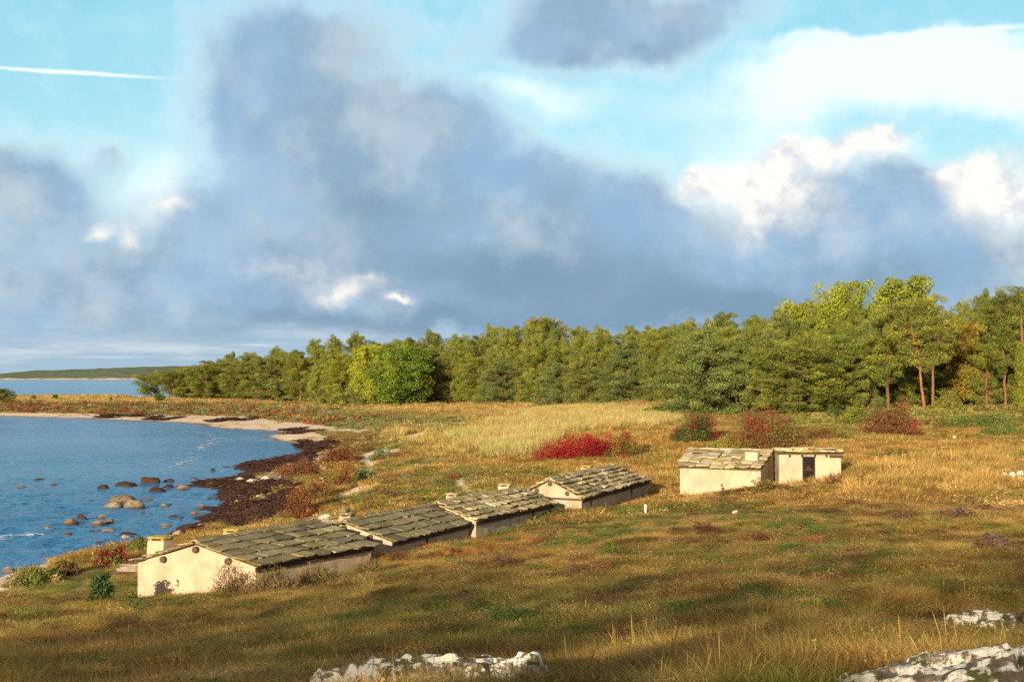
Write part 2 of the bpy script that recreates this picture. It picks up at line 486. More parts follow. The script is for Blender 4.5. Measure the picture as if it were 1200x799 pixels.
def pick(x, y, z, n=None):
    """per point: albedo, tuft height, sand, wrack"""
    u, v, D, sand, wrack, w = regions(x, y, z)
    keys = PK
    big = fbm(x / 7, y / 9, 500, 4); big2 = fbm(x / 5 + 40, y / 6, 510, 4)
    mid = (D < 135)
    w['rust2'] = np.maximum(w['rust2'], sstep(big, 0.54, 0.64) * 0.9 * mid)
    w['green'] = np.maximum(w['green'], sstep(big, 0.44, 0.36) * 0.75 * mid)
    w['rustd'] = np.maximum(w['rustd'], sstep(big2, 0.58, 0.66) * 0.8 * (D < 60))
    w['straw'] = np.maximum(w['straw'], sstep(big2, 0.45, 0.36) * 0.9 * mid * (D > 48))
    fgd = sstep(D, 58, 40)
    w['brown'] = np.maximum(w['brown'], fgd * 0.62); w['green'] = np.maximum(w['green'], fgd * 0.66); w['rustd'] = np.maximum(w['rustd'], fgd * 0.60); w['base'] = np.maximum(w['base'], fgd * 0.62)
    w['dry'] = w['dry'] * (1 - 0.45 * fgd) + 0.5 * sstep(D, 19, 14)
    w['brown'] = np.maximum(w['brown'], sstep(np.abs(big - 0.5), 0.03, 0.0) * 0.6 * mid)
    W = np.stack([w[k] for k in keys], 0)
    # patchiness in the field
    for i, k in enumerate(keys):
        W[i] *= 0.45 + 1.1 * fbm(x / 2.6 + i * 7.7, y / 2.6 - i * 3.1, 100 + i, 4) ** 1.5 * 2
    W = W ** 3 + 1e-9
    W /= W.sum(0)
    a = np.array([PAL[k][0] for k in keys]); b = np.array([PAL[k][1] for k in keys]); hh = np.array([PAL[k][2] for k in keys])
    mixn = sstep(fbm(x / 1.1, y / 1.1, 200, 3), 0.35, 0.65)
    colr = np.einsum('kn,kc->nc', W, a) * (1 - mixn)[:, None] + np.einsum('kn,kc->nc', W, b) * mixn[:, None]
    ht = (W * hh[:, None]).sum(0)
    return colr, ht, sand, wrack, W, u, v, D


# ------------------------------------------------------------------ mesh helpers
def np_mesh(name, verts, quads=None, tris=None, color=None, mat=None, smooth=False):
    me = bpy.data.meshes.new(name)
    verts = np.asarray(verts, np.float32)
    me.vertices.add(len(verts))
    me.vertices.foreach_set('co', verts.ravel())
    loops = []; starts = []; n = 0
    if quads is not None and len(quads):
        q = np.asarray(quads, np.int32)
        loops.append(q.ravel()); starts.append(np.arange(len(q)) * 4 + n); n += len(q) * 4
    if tris is not None and len(tris):
        q = np.asarray(tris, np.int32)
        loops.append(q.ravel()); starts.append(np.arange(len(q)) * 3 + n); n += len(q) * 3
    lo = np.concatenate(loops).astype(np.int32); st = np.concatenate(starts).astype(np.int32)
    me.loops.add(len(lo)); me.loops.foreach_set('vertex_index', lo)
    me.polygons.add(len(st)); me.polygons.foreach_set('loop_start', st)
    try:
        tot = np.diff(np.append(st, len(lo))).astype(np.int32)
        me.polygons.foreach_set('loop_total', tot)
    except Exception:
        pass
    me.polygons.foreach_set('use_smooth', np.full(len(st), smooth))
    me.update(calc_edges=True)
    if color is not None:
        c = np.ones((len(verts), 4), np.float32); c[:, :3] = color
        at = me.attributes.new('tint', 'FLOAT_COLOR', 'POINT')
        at.data.foreach_set('color', c.ravel())
    me.validate()
    if mat:
        me.materials.append(mat)
    return me


def obj(name, me, parent=None, loc=None, label=None, cat=None, group=None, kind=None):
    o = bpy.data.objects.new(name, me)
    col.objects.link(o)
    if parent is not None:
        o.parent = parent
    if loc is not None:
        o.location = loc
    tag(o, label, cat, group, kind)
    return o


def tag(o, label=None, cat=None, group=None, kind=None):
    if label: o['label'] = label
    if cat: o['category'] = cat
    if group: o['group'] = group
    if kind: o['kind'] = kind
    return o


def copy_tree(o, parent=None):
    c = o.copy(); col.objects.link(c)
    c.parent = parent
    for ch in list(o.children):
        copy_tree(ch, c)
    return c


class MB:
    """collects polygons for one mesh object"""
    def __init__(self):
        self.v = []; self.f = []; self.c = []

    def add(self, verts, faces, color=(1, 1, 1)):
        b = len(self.v)
        self.v += [tuple(p) for p in verts]
        self.f += [tuple(i + b for i in f) for f in faces]
        self.c += [color] * len(verts)

    def box(self, o, X, Y, Z, color=(1, 1, 1)):
        """box from corner o with edge vectors X, Y, Z"""
        o = Vector(o)
        vs = [o, o + X, o + X + Y, o + Y, o + Z, o + X + Z, o + X + Y + Z, o + Y + Z]
        self.add(vs, [(0, 3, 2, 1), (4, 5, 6, 7), (0, 1, 5, 4), (1, 2, 6, 5), (2, 3, 7, 6), (3, 0, 4, 7)], color)

    def tube(self, pts, rad, n=8, color=(1, 1, 1), cap=True):
        pts = [Vector(p) for p in pts]
        vs = []
        for i, p in enumerate(pts):
            d = (pts[min(i + 1, len(pts) - 1)] - pts[max(i - 1, 0)]).normalized()
            a = d.orthogonal().normalized() if abs(d.z) < 0.99 else Vector((1, 0, 0))
            if abs(d.z) < 0.99:
                a = d.cross(Vector((0, 0, 1))).normalized()
            b = d.cross(a)
            for k in range(n):
                th = 2 * math.pi * k / n
                vs.append(p + (a * math.cos(th) + b * math.sin(th)) * rad[i])
        fs = []
        for i in range(len(pts) - 1):
            for k in range(n):
                fs.append((i * n + k, i * n + (k + 1) % n, (i + 1) * n + (k + 1) % n, (i + 1) * n + k))
        if cap:
            fs.append(tuple(range(n))[::-1])
            fs.append(tuple((len(pts) - 1) * n + k for k in range(n)))
        self.add(vs, fs, color)

    def build(self, name, mat, parent=None, smooth=False, bevel=0, **kw):
        me = bpy.data.meshes.new(name)
        me.from_pydata(self.v, [], self.f)
        at = me.attributes.new('tint', 'FLOAT_COLOR', 'POINT')
        c = np.ones((len(self.v), 4), np.float32); c[:, :3] = np.array(self.c)
        at.data.foreach_set('color', c.ravel())
        if smooth:
            me.polygons.foreach_set('use_smooth', [True] * len(me.polygons))
        me.materials.append(mat)
        me.update()
        o = obj(name, me, parent, **kw)
        if bevel:
            m = o.modifiers.new('b', 'BEVEL'); m.width = bevel; m.segments = 2; m.limit_method = 'ANGLE'
        return o


# ------------------------------------------------------------------ materials
def new_mat(name):
    m = bpy.data.materials.new(name)
    m.use_nodes = True
    t = NT(m.node_tree)
    t.n.clear()
    out = t.new('ShaderNodeOutputMaterial')
    p = t.new('ShaderNodeBsdfPrincipled')
    t.l.new(p.outputs[0], out.inputs[0])
    return m, t, p, out


def attr(t, name='tint', typ='GEOMETRY'):
    n = t.new('ShaderNodeAttribute', attribute_type=typ, attribute_name=name)
    return n.outputs['Color']


def leaf_material(name, mode='object', trans=0.32, rough=0.7, tintvar=0.25):
    m, t, p, out = new_mat(name)
    if mode == 'instancer':
        c = attr(t, 'tint', 'INSTANCER')
        c = t.mix(1.0, c, attr(t, 'tint'), 'MULTIPLY')
    else:
        oi = t.new('ShaderNodeObjectInfo')
        c = t.mix(1.0, attr(t, 'tint'), oi.outputs['Color'], 'MULTIPLY')
    t.put(p.inputs['Base Color'], c)
    p.inputs['Roughness'].default_value = rough
    p.inputs['Specular IOR Level'].default_value = 0.25
    tr = t.new('ShaderNodeBsdfTranslucent')
    t.put(tr.inputs[0], c)
    mx = t.new('ShaderNodeMixShader'); mx.inputs[0].default_value = trans
    t.l.new(p.outputs[0], mx.inputs[1]); t.l.new(tr.outputs[0], mx.inputs[2]); t.l.new(mx.outputs[0], out.inputs[0])
    return m


M_LEAF = leaf_material('leaves', trans=0.16)
M_TUFT = leaf_material('grass_blades', 'instancer', 0.3)


def bark_material():
    m, t, p, out = new_mat('bark')
    tc = t.new('ShaderNodeTexCoord')
    n = t.noise(t.vec('MULTIPLY', tc.outputs['Object'], (1, 1, 0.25)), 5, 6, 0.65)
    c = t.mix(t.step(n, 0.35, 0.65), (0.09, 0.055, 0.035, 1), (0.30, 0.15, 0.075, 1))
    c = t.mix(1.0, c, attr(t), 'MULTIPLY')
    t.put(p.inputs['Base Color'], c); p.inputs['Roughness'].default_value = 0.9
    b = t.new('ShaderNodeBump'); b.inputs['Strength'].default_value = 0.6; b.inputs['Distance'].default_value = 0.05
    t.put(b.inputs['Height'], n); t.put(p.inputs['Normal'], b.outputs[0])
    return m


M_BARK = bark_material()


def ground_material():
    m, t, p, out = new_mat('ground')
    tc = t.new('ShaderNodeTexCoord')
    P = tc.outputs['Object']
    c = attr(t)
    n1 = t.noise(P, 0.9, 8, 0.65); n2 = t.noise(P, 7, 5, 0.7)
    k = t.step(n1, 0.2, 0.8, 0.65, 1.35)
    k2 = t.step(n2, 0.2, 0.8, 0.75, 1.25)
    kk = t.math('MULTIPLY', k, k2)
    c = t.vec('SCALE', c, scale=kk)
    t.put(p.inputs['Base Color'], c)
    p.inputs['Roughness'].default_value = 0.95
    p.inputs['Specular IOR Level'].default_value = 0.15
    b = t.new('ShaderNodeBump'); b.inputs['Strength'].default_value = 0.7; b.inputs['Distance'].default_value = 0.08
    t.put(b.inputs['Height'], t.math('ADD', n1, t.math('MULTIPLY', n2, 0.35)))
    t.put(p.inputs['Normal'], b.outputs[0])
    return m


def water_material():
    m, t, p, out = new_mat('sea_water')
    geo = t.new('ShaderNodeNewGeometry')
    P = geo.outputs['Position']
    big = t.noise(P, 0.02, 3, 0.5)
    n1 = t.noise(t.vec('MULTIPLY', P, (1.0, 1.5, 1)), 0.9, 6, 0.62, 0.4)
    n2 = t.noise(t.vec('MULTIPLY', P, (1.0, 1.4, 1)), 3.2, 4, 0.6)
    n3 = t.noise(t.vec('MULTIPLY', P, (0.6, 1.4, 1)), 0.16, 4, 0.55)
    n4 = t.noise(t.vec('MULTIPLY', P, (0.7, 1.5, 1)), 0.42, 4, 0.6, 0.3)
    h = t.math('ADD', t.math('MULTIPLY', n1, 0.7), t.math('ADD', t.math('MULTIPLY', n2, 0.22), t.math('ADD', t.math('MULTIPLY', n3, 1.2), t.math('MULTIPLY', n4, 1.3))))
    b = t.new('ShaderNodeBump'); b.inputs['Strength'].default_value = 1.0; b.inputs['Distance'].default_value = 0.5
    t.put(b.inputs['Height'], h)
    t.put(p.inputs['Normal'], b.outputs[0])
    c = t.mix(t.step(big, 0.35, 0.65), (0.02, 0.14, 0.36, 1), (0.06, 0.22, 0.45, 1))
    t.put(p.inputs['Base Color'], c)
    p.inputs['Roughness'].default_value = 0.14
    p.inputs['IOR'].default_value = 1.33
    return m


def stone_material(name, ca_, cb_, lichen=None, lich_amt=0.5, scale=1.0, rough=0.9, bump=0.5):
    m, t, p, out = new_mat(name)
    tc = t.new('ShaderNodeTexCoord')
    P = tc.outputs['Object']
    n1 = t.noise(P, 1.6 * scale, 7, 0.65); n2 = t.noise(P, 9 * scale, 6, 0.7)
    c = t.mix(t.step(n1, 0.3, 0.7), ca_, cb_)
    c = t.mix(t.step(n2, 0.42, 0.75, 0, 0.6), c, tuple(x * 0.45 for x in ca_[:3]) + (1,))
    if lichen:
        n3 = t.noise(P, 4.5 * scale, 6, 0.68)
        c = t.mix(t.step(n3, 0.62 - lich_amt * 0.25, 0.68 - lich_amt * 0.18), c, lichen)
    c = t.mix(1.0, c, attr(t), 'MULTIPLY')
    oi = t.new('ShaderNodeObjectInfo')
    c = t.mix(1.0, c, oi.outputs['Color'], 'MULTIPLY')
    # algae stain along the tide line of the rocks that stand in the sea
    gp = t.new('ShaderNodeNewGeometry'); sz_ = t.new('ShaderNodeSeparateXYZ'); t.put(sz_.inputs[0], gp.outputs['Position'])
    hh_ = t.math('MULTIPLY_ADD', t.math('SUBTRACT', n1, 0.5), -0.7, sz_.outputs[2])
    c = t.mix(t.step(hh_, 0.24, 0.10, 0, 0.85), c, (0.045, 0.026, 0.016, 1))
    t.put(p.inputs['Base Color'], c)
    p.inputs['Roughness'].default_value = rough
    b = t.new('ShaderNodeBump'); b.inputs['Strength'].default_value = bump; b.inputs['Distance'].default_value = 0.05
    t.put(b.inputs['Height'], t.math('ADD', n1, t.math('MULTIPLY', n2, 0.6)))
    t.put(p.inputs['Normal'], b.outputs[0])
    return m


def plaster_material(name='lime_plaster', base=(0.55, 0.425, 0.315, 1), dirt=(0.34, 0.25, 0.18, 1), amt=0.8):
    m, t, p, out = new_mat(name)
    geo = t.new('ShaderNodeNewGeometry')
    P = geo.outputs['Position']
    n1 = t.noise(P, 0.9, 6, 0.6); n2 = t.noise(P, 6, 6, 0.7); n3 = t.noise(t.vec('MULTIPLY', P, (3, 3, 0.5)), 1.4, 5, 0.65)
    c = t.mix(t.step(n1, 0.45, 0.75, 0, amt), base, dirt)
    c = t.mix(t.step(n3, 0.5, 0.75, 0, amt * 0.9), c, tuple(x * 0.8 for x in dirt[:3]) + (1,))
    c = t.mix(t.step(n2, 0.55, 0.75, 0, 0.5 * amt), c, (0.30, 0.25, 0.19, 1))
    t.put(p.inputs['Base Color'], c)
    p.inputs['Roughness'].default_value = 0.92
    b = t.new('ShaderNodeBump'); b.inputs['Strength'].default_value = 0.5; b.inputs['Distance'].default_value = 0.04
    t.put(b.inputs['Height'], t.math('ADD', n1, t.math('MULTIPLY', n2, 0.4)))
    t.put(p.inputs['Normal'], b.outputs[0])
    return m


def slab_material(name, a, b_, moss, moss_amt, yellow, yel_amt):
    m, t, p, out = new_mat(name)
    geo = t.new('ShaderNodeNewGeometry')
    P = geo.outputs['Position']
    n1 = t.noise(P, 1.3, 6, 0.65); n2 = t.noise(P, 7, 6, 0.7); n3 = t.noise(P, 2.6, 6, 0.7)
    c = t.mix(t.step(n1, 0.35, 0.65), a, b_)
    c = t.mix(t.step(n3, 0.62 - moss_amt * 0.3, 0.70 - moss_amt * 0.2, 0, 0.9), c, moss)
    c = t.mix(t.step(n2, 0.66 - yel_amt * 0.2, 0.72 - yel_amt * 0.2, 0, 0.9), c, yellow)
    c = t.mix(1.0, c, attr(t), 'MULTIPLY')
    t.put(p.inputs['Base Color'], c)
    p.inputs['Roughness'].default_value = 0.88
    bn = t.new('ShaderNodeBump'); bn.inputs['Strength'].default_value = 0.7; bn.inputs['Distance'].default_value = 0.04
    t.put(bn.inputs['Height'], t.math('ADD', n1, t.math('MULTIPLY', n2, 0.7)))
    t.put(p.inputs['Normal'], bn.outputs[0])
    return m


def flat_material(name, c, rough=0.8, var=0.3, metal=0.0):
    m, t, p, out = new_mat(name)
    tc = t.new('ShaderNodeTexCoord')
    n = t.noise(tc.outputs['Object'], 9, 5, 0.65)
    cc = t.mix(t.step(n, 0.3, 0.7), tuple(x * (1 - var) for x in c[:3]) + (1,), tuple(min(1, x * (1 + var)) for x in c[:3]) + (1,))
    t.put(p.inputs['Base Color'], cc)
    p.inputs['Roughness'].default_value = rough
    p.inputs['Metallic'].default_value = metal
    return m


M_GROUND = ground_material()
M_WATER = water_material()
M_PLASTER = plaster_material()
M_PLASTER_OLD = plaster_material('weathered_plaster', (0.50, 0.41, 0.31, 1), (0.25, 0.19, 0.14, 1), 0.85)
M_SLAB_DARK = slab_material('mossy_slabs', (0.17, 0.145, 0.09, 1), (0.30, 0.25, 0.16, 1), (0.19, 0.155, 0.03, 1), 0.55, (0.48, 0.42, 0.27, 1), 0.45)
M_SLAB_PALE = slab_material('pale_lichen_slabs', (0.48, 0.40, 0.26, 1), (0.32, 0.26, 0.16, 1), (0.26, 0.20, 0.035, 1), 0.55, (0.60, 0.52, 0.36, 1), 0.4)
M_SLAB_YELLOW = slab_material('yellow_lichen_slabs', (0.56, 0.47, 0.33, 1), (0.38, 0.31, 0.21, 1), (0.44, 0.33, 0.05, 1), 0.42, (0.66, 0.57, 0.42, 1), 0.3)
M_LICHEN_CAP = slab_material('yellow_lichen_stone', (0.32, 0.26, 0.07, 1), (0.42, 0.32, 0.06, 1), (0.24, 0.19, 0.05, 1), 0.2, (0.45, 0.40, 0.25, 1), 0.2)
M_WOOD = flat_material('dark_timber', (0.055, 0.036, 0.024), 0.85)
M_WOODEND = flat_material('timber_end', (0.10, 0.06, 0.04), 0.85)
M_WOODGREY = flat_material('grey_driftwood', (0.30, 0.25, 0.20), 0.85)
M_ROCK_TAN = stone_material('tan_boulder', (0.20, 0.15, 0.10, 1), (0.36, 0.30, 0.22, 1), (0.08, 0.06, 0.04, 1), 0.35)
M_ROCK_WHITE = stone_material('pale_limestone', (0.55, 0.50, 0.42, 1), (0.68, 0.63, 0.54, 1), (0.30, 0.26, 0.2, 1), 0.25)
M_ROCK_WEED = stone_material('weed_covered_rock', (0.022, 0.012, 0.009, 1), (0.075, 0.030, 0.018, 1), None, 0, 2.0)
M_ROCK_PINK = stone_material('pink_granite', (0.26, 0.165, 0.12, 1), (0.36, 0.25, 0.19, 1), (0.12, 0.09, 0.07, 1), 0.2)
M_ROCK_GREY = stone_material('wet_grey_rock', (0.10, 0.10, 0.10, 1), (0.26, 0.25, 0.23, 1), None, 0, 1.0, 0.6)
M_WHITEPAINT = flat_material('white_paint', (0.8, 0.8, 0.78), 0.6, 0.05)

# ------------------------------------------------------------------ ground sheet and sea
def build_ground():
    azd = np.concatenate([np.arange(-180, -28, 3.0), np.arange(-28, 28, 0.1), np.arange(28, 180.01, 3.0)])
    az = np.radians(azd)
    D = np.concatenate([[0.6, 1.5, 3, 5, 7], np.exp(np.arange(math.log(8.5), math.log(420), 0.0095)), np.exp(np.linspace(math.log(424), math.log(12000), 60))])
    A, R = np.meshgrid(az, D)
    x = (np.sin(A) * R).ravel(); y = (np.cos(A) * R).ravel()
    z = height(x, y)
    c, ht, sand, wrack, W, u, v, DD = pick(x, y, z)
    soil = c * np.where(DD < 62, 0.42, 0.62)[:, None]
    # short turf lets more of the ground show its own colour
    sandc = np.array([0.74, 0.57, 0.43]); wetc = np.array([0.20, 0.155, 0.11]); wr = np.array([0.060, 0.026, 0.018])
    sc = sandc[None] * (1 - sstep(z, 0.12, 0.03)[:, None]) + wetc[None] * sstep(z, 0.12, 0.03)[:, None]
    shore = sstep(z, 0.55, 0.3) * (v < 560)
    s = np.maximum(sand, shore)
    brown = ((v > 533) & (u > 200) & (u < 372) & (v < 612))[:, None] * sstep(fbm(x / 4, y / 8, 91, 3), 0.25, 0.6)[:, None]
    sc = sc * (1 - brown * 0.8) + np.array([0.21, 0.135, 0.095])[None] * brown * 0.8
    soil = soil * (1 - s)[:, None] + sc * s[:, None]
    soil = soil * (1 - wrack)[:, None] + wr[None] * wrack[:, None]
    lawn = W[PK.index('lawn')]
    soil = soil * (1 + 0.5 * lawn[:, None] * (1 - s)[:, None])
    z = z + wrack * (0.34 * fbm(x / 1.4, y / 2.2, 77, 4) - 0.05) * (v > 540)
    nr, na = R.shape
    i = np.arange(nr - 1)[:, None] * na + np.arange(na - 1)[None]
    q = np.stack([i, i + 1, i + na + 1, i + na], -1).reshape(-1, 4)[:, ::-1]
    verts = np.stack([x, y, z], 1)
    # the little disc under the viewer
    verts = np.vstack([verts, [[0, 0, 7.3]]]); soil = np.vstack([soil, soil[:1]])
    tri = np.stack([np.arange(na - 1), np.arange(1, na), np.full(na - 1, len(verts) - 1)], 1)
    me = np_mesh('ground', verts, q, tri, soil, M_GROUND, True)
    obj('ground', me, kind='structure')
    # the sea: one sheet out to the horizon, with real waves in the bay
    azd = np.concatenate([np.arange(-75, -24, 3.0), np.arange(-24, -6, 0.045), np.arange(-6, 60, 3.0)])
    az = np.radians(azd)
    D = np.concatenate([np.linspace(25, 54, 10), np.exp(np.arange(math.log(55), math.log(330), 0.0034)), np.exp(np.linspace(math.log(334), math.log(15000), 60))])
    A, R = np.meshgrid(az, D)
    x = np.sin(A) * R; y = np.cos(A) * R
    amp = sstep(R, 54, 60) * (0.25 + 0.75 * sstep(R, 210, 110)) * sstep(R, 330, 300) * sstep(A, math.radians(-6), math.radians(-7)) * sstep(A, math.radians(-24), math.radians(-23))
    wx = x + 0.5 * vnoise(x / 2.1, y / 2.1, 4); wy = y + 0.6 * vnoise(x / 1.7, y / 1.7, 5)
    h = (1 - np.abs(2 * vnoise(wx / 1.9, wy / 0.95, 601) - 1)) * 0.10 + (1 - np.abs(2 * vnoise(wx / 0.85 + 3, wy / 0.5, 602) - 1)) * 0.055 + vnoise(x / 5.0, y / 2.4, 603) * 0.12
    z = (h - 0.13) * 1.45 * amp * (0.6 + 0.8 * vnoise(x / 14, y / 9, 604))
    nr, na = R.shape
    i = np.arange(nr - 1)[:, None] * na + np.arange(na - 1)[None]
    q = np.stack([i, i + 1, i + na + 1, i + na], -1).reshape(-1, 4)[:, ::-1]
    me = np_mesh('sea', np.stack([x, y, z], -1).reshape(-1, 3), q, None, None, M_WATER, True)
    obj('sea', me, kind='structure')


build_ground()


# ------------------------------------------------------------------ far headland across the outer water
def build_headland():
    n = 260
    xs = np.linspace(-3400, 600, n)
    rows = 14
    V = []; Ccol = []
    for j in range(rows):
        t = (j / (rows - 1)) ** 2
        for i in range(n):
            x = xs[i]
            y = 5600 + 120 * fbm(x / 500, 0 * x, 5, 3) + t * 900
            top = np.interp(x, [-3400, -2500, -2340, -2185, -1950, -1560, 600], [2, 8, 17, 32, 41, 54, 58])
            rise = 1 - (1 - min(1, max(0, (t - 0.02) / 0.5))) ** 2
            if j == 0:
                z = -3.0
            elif j == 1:
                z = 1.0
            else:
                z = 4 + top * rise * (0.85 + 0.3 * fbm(x / 160 + 9, t * 8 + 1, 6, 3)) + 4 * vnoise(x / 22, t * 40, 8) * (1 if j > 1 else 0)
            V.append((x, y, float(z)))
            Ccol.append((0.46, 0.33, 0.24) if j <= 1 else (0.075, 0.105, 0.055))
    i = np.arange(rows - 1)[:, None] * n + np.arange(n - 1)[None]
    q = np.stack([i, i + 1, i + n + 1, i + n], -1).reshape(-1, 4)
    m, t, p, out = new_mat('headland')
    tc = t.new('ShaderNodeTexCoord')
    k = t.step(t.noise(t.vec('MULTIPLY', tc.outputs['Object'], (1, 1, 2)), 0.03, 6, 0.7), 0.25, 0.75, 0.5, 1.6)
    t.put(p.inputs['Base Color'], t.vec('SCALE', attr(t), scale=k))
    p.inputs['Roughness'].default_value = 1.0
    me = np_mesh('headland', V, q, None, Ccol, m, True)
    obj('headland_hills', me, kind='structure')


build_headland()


# ------------------------------------------------------------------ huts
def slope_slabs(mb, r, e0, e1, r0, r1, nc, ncol, th, jit, over=0.10, tone=0.25):
    """stone slabs on one slope; e0-e1 eave line, r0-r1 ridge line (near to far)"""
    e0, e1, r0, r1 = map(Vector, (e0, e1, r0, r1))
    nrm = (e1 - e0).cross(r0 - e0).normalized()
    if nrm.z < 0:
        nrm = -nrm
    P = lambda s, c: (e0 * (1 - s) + e1 * s) * (1 - c) + (r0 * (1 - s) + r1 * s) * c
    for k in range(nc):
        off = r.uniform(-0.4, 0.4)
        edges = [0.0]
        while edges[-1] < 1:
            edges.append(edges[-1] + r.uniform(0.5, 1.6) / ncol)
        edges[-1] = 1.0
        if len(edges) > 2 and edges[-1] - edges[-2] < 0.4 / ncol:
            edges.pop(-2)
        for s0, s1 in zip(edges[:-1], edges[1:]):
            g = 0.012 / 1
            c0 = k / nc - over / nc * r.uniform(0.4, 1.9) * (1 if k else 0.6) - (0.05 / nc if k == 0 else 0)
            c1 = min(1.0, (k + 1) / nc + 0.05 / nc)
            ov0 = r.uniform(0.0, 0.02) if s0 == 0 else -g / ncol
            sa, sb = s0 - ov0 * 0.6, s1 + (r.uniform(0, 0.012) if s1 == 1 else -g / ncol)
            lift_low = 0.055 + th * 0.35 + r.uniform(0, jit * 1.6); lift_hi = 0.015 + r.uniform(0, jit * 0.8)
            dl = r.uniform(-jit, jit) * 0.5
            ring = []
            for (a, b) in [(0, 0), (0.33, 0), (0.67, 0), (1, 0), (1, 0.5), (1, 1), (0.5, 1), (0, 1), (0, 0.5)]:
                js = r.uniform(-0.06, 0.06) / ncol * 1.2; jc = r.uniform(-0.14, 0.14) / nc
                if (a, b) in ((0, 0), (1, 0)):
                    jc += r.uniform(0.0, 0.12) / nc
                if s0 == 0 and a == 0: js = abs(js)
                ring.append((sa + (sb - sa) * a + js, min(1.0, c0 + (c1 - c0) * b + (jc if b < 1 else 0)), lift_low + (lift_hi - lift_low) * b + dl * (a - 0.5) + r.uniform(-0.008, 0.008)))
            cc = r.uniform(1 - tone, 1 + tone) * (r.choice((0.62, 1.0, 1.0, 1.45)) if r.random() < 0.5 else 1.0); w = r.uniform(-0.07, 0.07)
            colr = (cc * (1 + w), cc, cc * (1 - w))
            top = [P(s, c) + nrm * (l + th) for s, c, l in ring]
            bot = [P(s, c) + nrm * l for s, c, l in ring]
            n = len(ring)
            mb.add(top + bot, [tuple(range(n)), tuple(range(2 * n - 1, n - 1, -1))] + [(i, i + n, (i + 1) % n + n, (i + 1) % n) for i in range(n)], colr)


def chimney(parent, base, mat, w, d, ztop, a, g, capmat, center, zbot, stones=0, seed=0):
    r = random.Random(seed)
    mb = MB()
    c = Vector(center)
    a = a.normalized(); g = g.normalized()
    n = 5
    rings = []
    for i in range(n + 1):
        z = zbot + (ztop - zbot) * i / n
        k = 1.0 - 0.04 * i / n + r.uniform(-0.02, 0.02)
        o = c - a * d / 2 * k - g * w / 2 * k
        pts = [o, o + g * w * k, o + g * w * k + a * d * k, o + a * d * k]
        rings.append([Vector((p.x, p.y, z)) + Vector((r.uniform(-.015, .015), r.uniform(-.015, .015), 0)) - base for p in pts])
    vs = [p for q in rings for p in q]
    fs = [(i * 4 + k, i * 4 + (k + 1) % 4, (i + 1) * 4 + (k + 1) % 4, (i + 1) * 4 + k) for i in range(n) for k in range(4)] + [(3, 2, 1, 0), tuple(n * 4 + k for k in range(4))]
    mb.add(vs, fs)
    ch = mb.build('chimney', mat, parent, bevel=0.02)
    if capmat:
        cm = MB()
        top = Vector((c.x, c.y, ztop)) - base
        # two low bearer stones and the lid laid over them
        for sg in (-1, 1):
            o = top + g * sg * w * 0.36 - g * 0.05 - a * d * 0.4
            cm.box(o, g * 0.12, a * d * 0.8, Vector((0, 0, 0.07)))
        ring = []
        for k in range(12):
            th = 2 * math.pi * k / 12
            ct, st_ = math.cos(th), math.sin(th)
            s = 1 / max(abs(ct), abs(st_)) * r.uniform(0.9, 1.04)
            ring.append(top + g * ct * s * w * 0.58 + a * st_ * s * d * 0.58 + Vector((0, 0, 0.071 + r.uniform(0, 0.01))))
        tp = [p + Vector((0, 0, 0.065 + r.uniform(-0.01, 0.02))) for p in ring]
        cm.add(tp + ring, [tuple(range(12)), tuple(range(23, 11, -1))] + [(i, i + 12, (i + 1) % 12 + 12, (i + 1) % 12) for i in range(12)])
        for k in range(stones):
            o = top + g * r.uniform(-w * 0.4, w * 0.2) + a * r.uniform(-d * 0.4, d * 0.2) + Vector((0, 0, 0.15))
            s = r.uniform(0.1, 0.2)
            cm.box(o, g * s + a * 0.03, a * s, Vector((0.02, 0, s * 0.8)))
        cm.build('chimney_cap', capmat, ch)
    return ch


